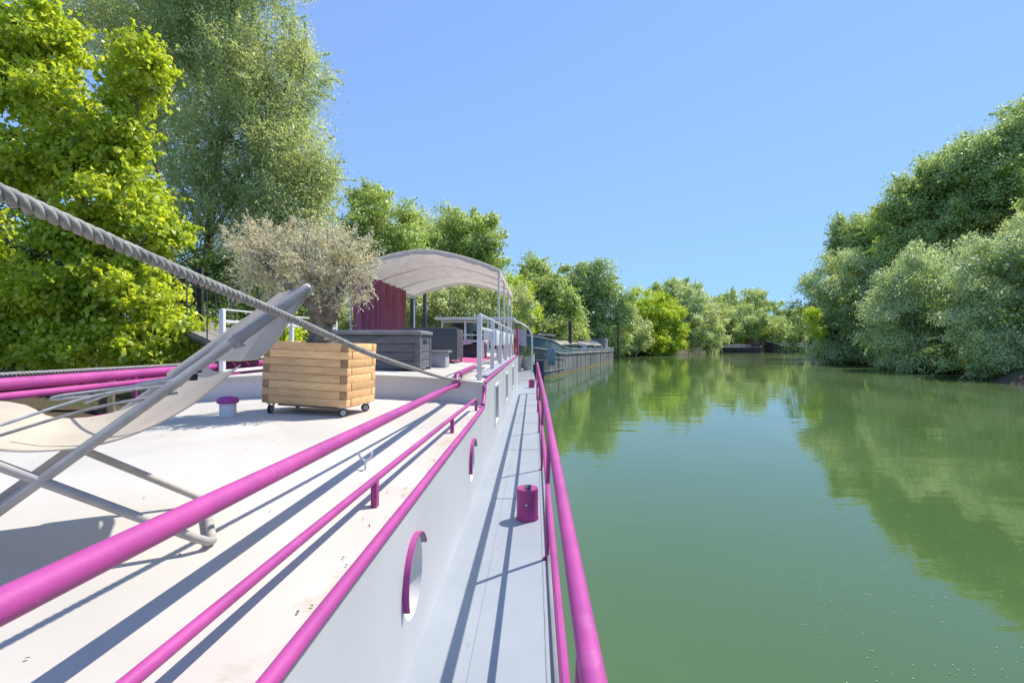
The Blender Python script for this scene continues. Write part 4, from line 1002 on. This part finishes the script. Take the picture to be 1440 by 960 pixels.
mb = MB(); mb.tube([bp(5.5, 2.4, 3.1), bp(9, 1.0, 2.6)], .03, 6); mb.tube([bp(1.2, .5, 2.6), bp(1.2, .5, 3.4)], .03, 6); mb.tube([bp(1.2, .5, 3.38), bp(8, .5, 2.5), bp(16, .5, 2.3)], .012, 4); mb.build('stay', M['rope'], bg_)
mb = MB(); mb.tube([bp(-.35, .7, 1.75), (-.05, 29.2, 1.25)], .028, 6); tag(mb.build('mooring_line', M['rope_pale']), 'pale mooring line between the houseboat bow and the black barge', 'rope')
# wooden fence on the bank above the barge
fx = thing('plank_fence', (7.5, 80.5, 1.5), 'orange brown plank fence on the bank behind the far end of the black barge', 'fence')
mb = MB(); 
for i in range(26):
    x = 5.0+.30*i; mb.box((x, 80+.05*i, .9), (x+.22, 80.06+.05*i, 3.7+.12*math.sin(i*2.3)))
mb.box((4.9, 80.0-.06, 2.2), (12.9, 80.0-.02, 2.36)); mb.build('boards', M['fencewood'], fx)

# far barges
def far_barge(name, px0, px1, d_, label, z0, cabin):
    x0 = (px0-PX0)/F*d_; x1 = (px1-PX0)/F*d_; L = x1-x0; root = thing(name, ((x0+x1)/2, d_, 0), label, 'barge', 'dark barges moored at the far bank')
    S2 = np.linspace(0, 1, 17); rows = []; W2 = 4.6
    def hw(u): e = min(u, 1-u)/.13; return W2/2*(1 if e >= 1 else math.sqrt(max(.03, 1-(1-e)**2.2)))
    def shz(u): return z0+1.15*max(0, (.3-u)/.3)**1.7+.35*max(0, (u-.8)/.2)**2
    for k in range(4):
        row = [(x0+L*u, d_-hw(u), -.3+(shz(u)+.3)*k/3) for u in S2]+[(x0+L*u, d_+hw(u), -.3+(shz(u)+.3)*k/3) for u in S2[::-1]]; row.append(row[0]); rows.append(row)
    mb = MB(); mb.grid(rows); mb.build('hull', M['farhull'], root)
    mb = MB(); mb.grid([[(x0+L*u, d_-hw(u)*.97, shz(u)-.1) for u in S2], [(x0+L*u, d_+hw(u)*.97, shz(u)-.1) for u in S2]]); mb.build('deck', M['farwood'], root)
    mb = MB(); mb.tube([(x0+L*u, d_-hw(u)-.05, shz(u)-.08) for u in S2], .10, 6); mb.build('rubbing_strake', M['bargegrey'], root)
    mb = MB(); mb.box((x0+L*.34, d_-1.6, z0-.1), (x0+L*.78, d_+1.6, z0+.55), bev=.1); mb.build('hatch', M['hatch'], root)
    if cabin:
        mb = MB(); mb.box((x0+L*.80, d_-1.5, z0-.1), (x0+L*.95, d_+1.5, z0+1.3), bev=.05); c = mb.build('cabin', M['farwood'], root)
        mb = MB(); mb.box((x0+L*.74, d_-1.8, z0+1.95), (x0+L*.98, d_+1.8, z0+2.07)); 
        for u in (.76, .96): mb.box((x0+L*u-.05, d_-1.6, z0+.2), (x0+L*u+.05, d_-1.5, z0+1.95))
        mb.build('roof', M['farhull'], c)
far_barge('dark_barge', 994, 1070, 115, 'dark barge with raised bow and small roofed cabin, left one at the far bank', 1.35, True)
far_barge('dark_barge', 1076, 1166, 117, 'low dark barge without cabin, right one at the far bank', 1.6, False)

# ================================================================== TREES
# --- left bank, close
tree('maple_tree', 'bright yellow green maple leaning over the pink port rail at the left', 
     [lob(62, 60, 9.2, 44, 60, .6), lob(30, 110, 9.5, 50, 60, .7), lob(80, 150, 9.0, 46, 56, .7), lob(100, 225, 9.0, 50, 42, .7), lob(200, 95, 9.0, 34, 36, .45), lob(180, 150, 9.0, 24, 30, .4), lob(165, 205, 9.0, 34, 40, .5), lob(40, 235, 9.2, 50, 46, .7),
      lob(160, 275, 8.9, 58, 40, .7), lob(205, 335, 8.9, 44, 42, .6), lob(110, 330, 8.8, 50, 36, .6), lob(75, 420, 8.6, 84, 50, .8), lob(180, 420, 8.7, 66, 50, .8), lob(245, 470, 8.8, 34, 26, .5), lob(15, 470, 8.4, 60, 40, .7), lob(125, 485, 8.5, 84, 34, .7), lob(210, 500, 8.6, 50, 24, .5), lob(-70, 380, 9, 50, 110, 1)],
     PX(150, 560, 9.8)*1, (M['maple'], M['bark']), (.105, .075), 1250, 54, .19, droop=1.0, tr=.13, squash=.75, up=.6, zmin=.9, twigs=300, inner=.45, sprig=(420, .42, 18))
tree('shrub', 'dark shaded leafy shrub mass behind the bright maple', [lob(20, 350, 12, 110, 110, 1.2), lob(120, 400, 12.5, 110, 80, 1.2), lob(60, 470, 11, 120, 60, 1)], (-11.5, 12.3, 1.2), (M['leaf_shade'], M['bark_dark']), (.12, .075), 650, 34, .30, cat='shrub', zmin=.3)
tree('willow_tree', 'tall airy grey green willow filling the upper left, behind the maple',
     [lob(300, 60, 17.5, 75, 95, 1.9), lob(375, 120, 17, 70, 90, 1.8), lob(330, 200, 17, 95, 80, 2.0), lob(410, 225, 16.5, 55, 65, 1.5), lob(300, 290, 17, 85, 60, 1.8), lob(400, 310, 16.5, 65, 55, 1.5), lob(240, 30, 18, 80, 70, 1.8), lob(150, 20, 19, 70, 60, 1.8), lob(420, 75, 17, 28, 50, .9), lob(215, 150, 18.5, 60, 100, 1.6), lob(330, -60, 17.5, 100, 70, 2), lob(440, 250, 16.5, 32, 50, .9)],
     (PX(278, 430, 17).x, 17.2, 1.2), (M['willow'], M['bark']), (.135, .038), 2300, 70, .42, droop=.5, tr=.20, hang=.25, squash=.9, twigs=420, inner=.3, up=.5, sprig=(700, .9, 45))
tree('shrub', 'dark shrubs in the shade below the willow beside the metal gate', [lob(265, 400, 14.5, 55, 60, 1), lob(330, 400, 14, 60, 55, 1), lob(400, 440, 13.5, 60, 45, 1), lob(290, 470, 12, 60, 40, .9)], (PX(310, 500, 14).x, 14.4, 1.2), (M['leaf_shade'], M['bark_dark']), (.11, .05), 620, 34, .26, cat='shrub', zmin=.5)
tree('shrub', 'light green shrub glimpsed between the olive trunk and the lounger back', [lob(385, 470, 10.5, 40, 34, .6), lob(330, 500, 10, 40, 26, .6)], (PX(360, 530, 10.5).x, 10.6, 1.0), (M['yellowgreen'], M['bark_dark']), (.09, .06), 170, 32, .18, cat='shrub', zmin=.4)
tree('bank_tree', 'mid green tree with a slim leading top left of the awning', [lob(520, 290, 30, 28, 30, 1.2), lob(545, 320, 30, 42, 34, 1.6), lob(510, 350, 30, 40, 44, 1.6), lob(560, 380, 29, 50, 40, 1.8), lob(490, 410, 28, 45, 50, 1.8)], (PX(530, 480, 30).x, 30, 1.5), (M['green'], M['bark']), (.18, .11), 230, 190, .8, tr=.2, twigs=60, inner=.3, hang=.15, puff=True, sprig=(160, 1.3, 34))
tree('bank_tree', 'darker green tree rising behind the peak of the awning', [lob(630, 325, 36, 34, 30, 1.6), lob(665, 335, 36, 32, 34, 1.5), lob(650, 375, 36, 48, 40, 2), lob(690, 385, 36, 22, 44, 1.2), lob(605, 375, 35, 38, 44, 1.8)], (PX(650, 470, 36).x, 36, 1.6), (M['green'], M['bark']), (.20, .12), 230, 190, .85, tr=.22, twigs=40, inner=.3, hang=.1, puff=True, sprig=(160, 1.3, 34))
tree('bank_tree', 'light grey green tree between the mid green tree and the dark one behind the awning', [lob(590, 325, 42, 34, 26, 1.6), lob(600, 365, 42, 40, 40, 2)], (PX(595, 470, 42).x, 42, 1.6), (M['fargrey'], M['bark']), (.2, .09), 130, 110, .9, tr=.2, inner=.3, puff=True)
tree('shrub', 'sunlit olive green shrub mass seen through the awning opening', [lob(620, 430, 26, 50, 30, 1.4), lob(670, 425, 27, 40, 36, 1.4), lob(560, 440, 25, 40, 30, 1.4), lob(705, 440, 30, 36, 34, 1.4), lob(500, 450, 24, 50, 34, 1.4)], (PX(620, 500, 26).x, 26.5, 1.3), (M['willow'], M['bark_dark']), (.15, .085), 300, 170, .62, cat='shrub', hang=.1, puff=True)
tree('bank_tree', 'light yellow green bushy tree right of the awning posts', [lob(722, 425, 40, 24, 34, 1.5), lob(735, 450, 39, 20, 26, 1.3)], (PX(722, 478, 40).x, 40.5, 1.4), (M['yellowgreen'], M['bark_dark']), (.2, .1), 110, 120, .75, inner=.3, puff=True)
tree('willow_tree', 'mid green willow with drooping boughs behind the near end of the black barge', [lob(760, 400, 55, 30, 30, 2), lob(752, 440, 54, 30, 34, 2), lob(785, 430, 55, 28, 36, 2.2), lob(775, 465, 53, 36, 24, 2), lob(742, 470, 52, 22, 24, 1.8), lob(756, 378, 55, 12, 12, 1)], (PX(765, 480, 55).x, 56, 1.3), (M['green'], M['bark_dark']), (.27, .15), 250, 220, 1.15, hang=.4, droop=.5, tr=.25, inner=.3, puff=True, sprig=(160, 1.8, 40))
tree('willow_tree', 'dark grey green big willow behind the middle of the black barge', [lob(835, 395, 82, 32, 28, 3), lob(815, 425, 82, 30, 36, 3.2), lob(850, 430, 82, 36, 34, 3.2), lob(868, 455, 80, 20, 30, 2.4), lob(830, 465, 80, 40, 22, 3), lob(803, 395, 84, 14, 26, 1.6)], (PX(835, 480, 82).x, 84, 1.5), (M['poplar'], M['bark_dark']), (.34, .19), 230, 240, 1.6, hang=.35, tr=.35, inner=.3, puff=True, sprig=(160, 1.8, 40))
# --- far bank
far = [
 ('bank_tree', 'rounded yellow green tree at the water right of the black barge', [(905, 440, 97, 36, 30), (930, 445, 97, 26, 30), (900, 470, 96, 40, 24), (940, 475, 96, 22, 20)], 'yellowgreen', .42),
 ('shrub', 'brightest yellow green bush at the water edge below the rounded tree', [(948, 470, 94, 16, 22), (925, 485, 93, 30, 12)], 'yellowgreen', .36),
 ('shrub', 'grey green bush by the thin mooring pile at the far end of the barge', [(890, 468, 90, 22, 26), (882, 484, 89, 22, 14)], 'fargrey', .36),
 ('bank_tree', 'tall dark green tree rising behind the rounded yellow green tree', [(935, 415, 130, 22, 18), (960, 412, 130, 26, 17), (950, 440, 130, 34, 30)], 'poplar', .5),
 ('willow_tree', 'pale grey green willow at the water in the middle of the far bank', [(972, 435, 104, 26, 26), (985, 460, 103, 30, 30), (965, 475, 103, 24, 20), (1000, 478, 105, 20, 18)], 'fargrey', .42),
 ('bank_tree', 'domed dark green tree, tallest one above the two dark barges', [(1045, 425, 150, 30, 16), (1075, 440, 150, 34, 20), (1020, 440, 150, 30, 22)], 'poplar', .55),
 ('bank_tree', 'bright rounded green tree just behind the left dark barge', [(1045, 448, 132, 34, 16), (1070, 462, 132, 30, 22), (1030, 465, 131, 34, 20), (1095, 468, 133, 22, 18)], 'fargreen', .5),
 ('shrub', 'yellowish bush behind the bow of the left dark barge', [(1032, 474, 134, 22, 12), (1008, 478, 133, 18, 9)], 'yellowgreen', .42),
 ('shrub', 'small silver grey bush behind the low dark barge', [(1113, 464, 136, 14, 14), (1122, 470, 136, 16, 10)], 'fargrey', .42),
 ('shrub', 'light green bush behind the gap between the two dark barges', [(1085, 473, 136, 22, 10), (1062, 475, 136, 20, 9)], 'fargreen', .42),
 ('bank_tree', 'dark tree at the right end of the far bank next to the wooded island', [(1130, 455, 150, 26, 22), (1110, 455, 155, 18, 16), (1165, 455, 150, 30, 26)], 'poplar', .55),
 ('bank_tree', 'light green tree between the pale willow and the domed tree', [(1005, 445, 140, 24, 18), (1000, 465, 139, 22, 18)], 'fargreen', .5),
 ('shrub', 'dark green hedge mass filling the far bank behind the island', [(1200, 470, 150, 60, 26), (1290, 470, 150, 60, 26)], 'fargreen', .55),
]
for nm, lab, L_, mt_, lf in far:
    lobes = [lob(a, b, c, e, f_, e/F*c*.9) for a, b, c, e, f_ in L_]; c0 = L_[0]
    nc = int(46+sum(e*f_ for _, _, _, e, f_ in L_)*.05)
    tree(nm, lab, lobes, (PX(c0[0], 480, c0[2]).x, c0[2]+.5, 1.0), (M[mt_], M['bark_dark']), (lf*.85, lf*.58), nc, 190, lf*3.4, puff=True, sprig=(nc, lf*5, 26), cat='tree' if nm != 'shrub' else 'shrub', inner=.3, hang=.15, tr=.3, zmin=.05 if c0[2] < 110 else 1.3)
# --- wooded island on the right
isl = [
 ('willow_tree', 'silver green willow at the left tip of the wooded island', [(1190, 395, 61, 44, 34), (1175, 440, 60, 34, 50), (1215, 440, 59, 46, 50), (1165, 480, 60, 20, 32), (1200, 485, 58, 44, 24), (1235, 400, 60, 34, 34)], 'silver', (.24, .09), .75, 900),
 ('willow_tree', 'pale silver willow billowing over the water in the middle of the island edge', [(1290, 400, 46, 46, 42), (1330, 390, 47, 40, 40), (1270, 450, 45, 48, 46), (1320, 455, 44, 50, 44), (1300, 495, 43, 50, 26), (1360, 480, 43, 30, 36)], 'silver', (.20, .07), .62, 1150),
 ('willow_tree', 'pale silver willow at the right picture edge over the earthy bank', [(1400, 400, 37, 50, 50), (1440, 370, 37, 46, 50), (1385, 455, 36, 42, 46), (1440, 450, 35, 50, 50), (1420, 500, 34, 50, 30), (1490, 430, 35, 50, 80)], 'silver', (.17, .055), .52, 1250),
 ('poplar_tree', 'tall green poplar left of the tallest trees on the island', [(1300, 280, 60, 34, 42), (1335, 255, 60, 34, 40), (1275, 320, 60, 36, 44), (1320, 330, 58, 50, 50), (1290, 370, 58, 46, 40)], 'green', (.27, .13), .85, 820),
 ('poplar_tree', 'tallest dark poplar at the right edge, reaching highest on the island', [(1400, 228, 56, 40, 44), (1440, 195, 56, 36, 40), (1370, 250, 55, 44, 50), (1420, 270, 54, 60, 60), (1380, 320, 54, 50, 50), (1460, 245, 56, 46, 60)], 'poplar', (.25, .13), .8, 1100),
 ('poplar_tree', 'slender dark green poplar behind the silver willow, thin pointed top', [(1222, 330, 76, 18, 26), (1215, 360, 76, 24, 34), (1235, 350, 76, 20, 40), (1250, 345, 74, 26, 34)], 'poplar', (.3, .14), .85, 420),
 ('poplar_tree', 'short slim poplar furthest left above the tip of the island', [(1186, 340, 80, 13, 22), (1185, 365, 80, 17, 24)], 'poplar', (.3, .14), .8, 220),
 ('poplar_tree', 'second tall poplar just out at the right, beside the tallest one', [(1530, 230, 46, 50, 70), (1510, 320, 44, 60, 90)], 'green', (.25, .12), .8, 500),
 ('shrub', 'dark undergrowth along the earthy island bank below the silver willows', [(1260, 505, 50, 44, 12), (1340, 505, 41, 50, 16), (1420, 515, 34, 60, 18), (1210, 498, 58, 40, 10)], 'poplar', (.16, .07), .45, 420),
]
for nm, lab, L_, mt_, lf, rc, nc in isl:
    lobes = [lob(a, b, c, e, f_, e/F*c*.85) for a, b, c, e, f_ in L_]; c0 = L_[-1] if nm != 'shrub' else L_[0]
    tree(nm, lab, lobes, (PX(c0[0], 480, c0[2]).x+.8, c0[2]+1, .9), (M[mt_], M['bark_dark']), (lf[0], lf[1]*1.75), int(nc*.30), 330, rc*1.95, puff=True, cat='tree' if nm != 'shrub' else 'shrub', inner=.32, hang=.22 if mt_ == 'silver' else .05, sprig=(int(nc*.3), rc*2.6, 46), droop=.4, tr=.3 if nm != 'poplar_tree' else .4, zmin=.04, twigs=60)
tree('shrub', 'small bright yellow bush at the left edge of the island tip', [lob(1142, 444, 57, 9, 13, .7), lob(1149, 466, 56.5, 8, 12, .6)], (38.5, 60, .6), (M['yellowgreen'], M['bark_dark']), (.22, .12), 70, 34, .5, cat='shrub')
# dead branches reaching from the island into the water
mb = MB()
for (px, py, d_, dx) in ((1262, 512, 49, -2.2), (1285, 512, 47, -2.6), (1240, 508, 53, -1.6), (1330, 520, 40, -1.5)):
    a = Vector(((px-PX0)/F*d_+1.2, d_+.4, .9)); mb.tube([a, a+Vector((dx*.5, -.3, .1)), a+Vector((dx, -.8, -.75))], [.10, .07, .03], 6); mb.tube([a+Vector((dx*.5, -.3, .1)), a+Vector((dx*.9, -.2, .25))], [.05, .015], 5)
tag(mb.build('dead_branches', M['deadwood']), 'bare dead branches reaching from the island bank into the water', 'branches', kind='stuff')
# far woods that close the view behind the single trees
def wood(name, label, pts, depth, h, nn, rc, mat, leaf):
    P = arc_pts([(x, y, 0) for x, y in pts], 10); c = []
    for _ in range(nn):
        i = RNG.randrange(len(P)-1); p = P[i].lerp(P[i+1], RNG.random()); t = (P[i+1]-P[i]).normalized(); q = p+Vector((-t.y, t.x, 0))*RNG.uniform(0, depth)
        c.append((q.x, q.y, .8+h*RNG.random()))
    c = np.array(c); pos, nr = leaves_at(c, np.zeros_like(c)+[0, -1, .3], 90, rc, .8, 0, .5, puff=True)
    k = pos[:, 2] > .05
    tag(leaf_mesh(name, pos[k], nr[k], leaf[0], leaf[1], mat, None), label, 'woodland', kind='stuff')
wood('bank_woodland', 'dark continuous woodland behind the trees along the left and far bank', [(-12, 30), (-3, 62), (2, 86), (12, 104), (28, 116), (42, 138), (62, 150), (120, 150)], 9, 6.5, 620, 1.9, M['leaf_shade'], (.5, .26))
wood('island_woodland', 'dark woodland filling the island behind its silver willows', [(130, 74), (60, 78), (46, 72), (43, 58), (41, 44), (40, 30), (42, 10)], -9, 7, 300, 1.7, M['leaf_shade'], (.36, .2))
wood('near_bank_woodland', 'dark thicket behind the left bank trees beside the boat', [(-17, -4), (-17, 10), (-15, 20), (-13, 30)], 6, 5, 260, 1.1, M['leaf_shade'], (.22, .12))
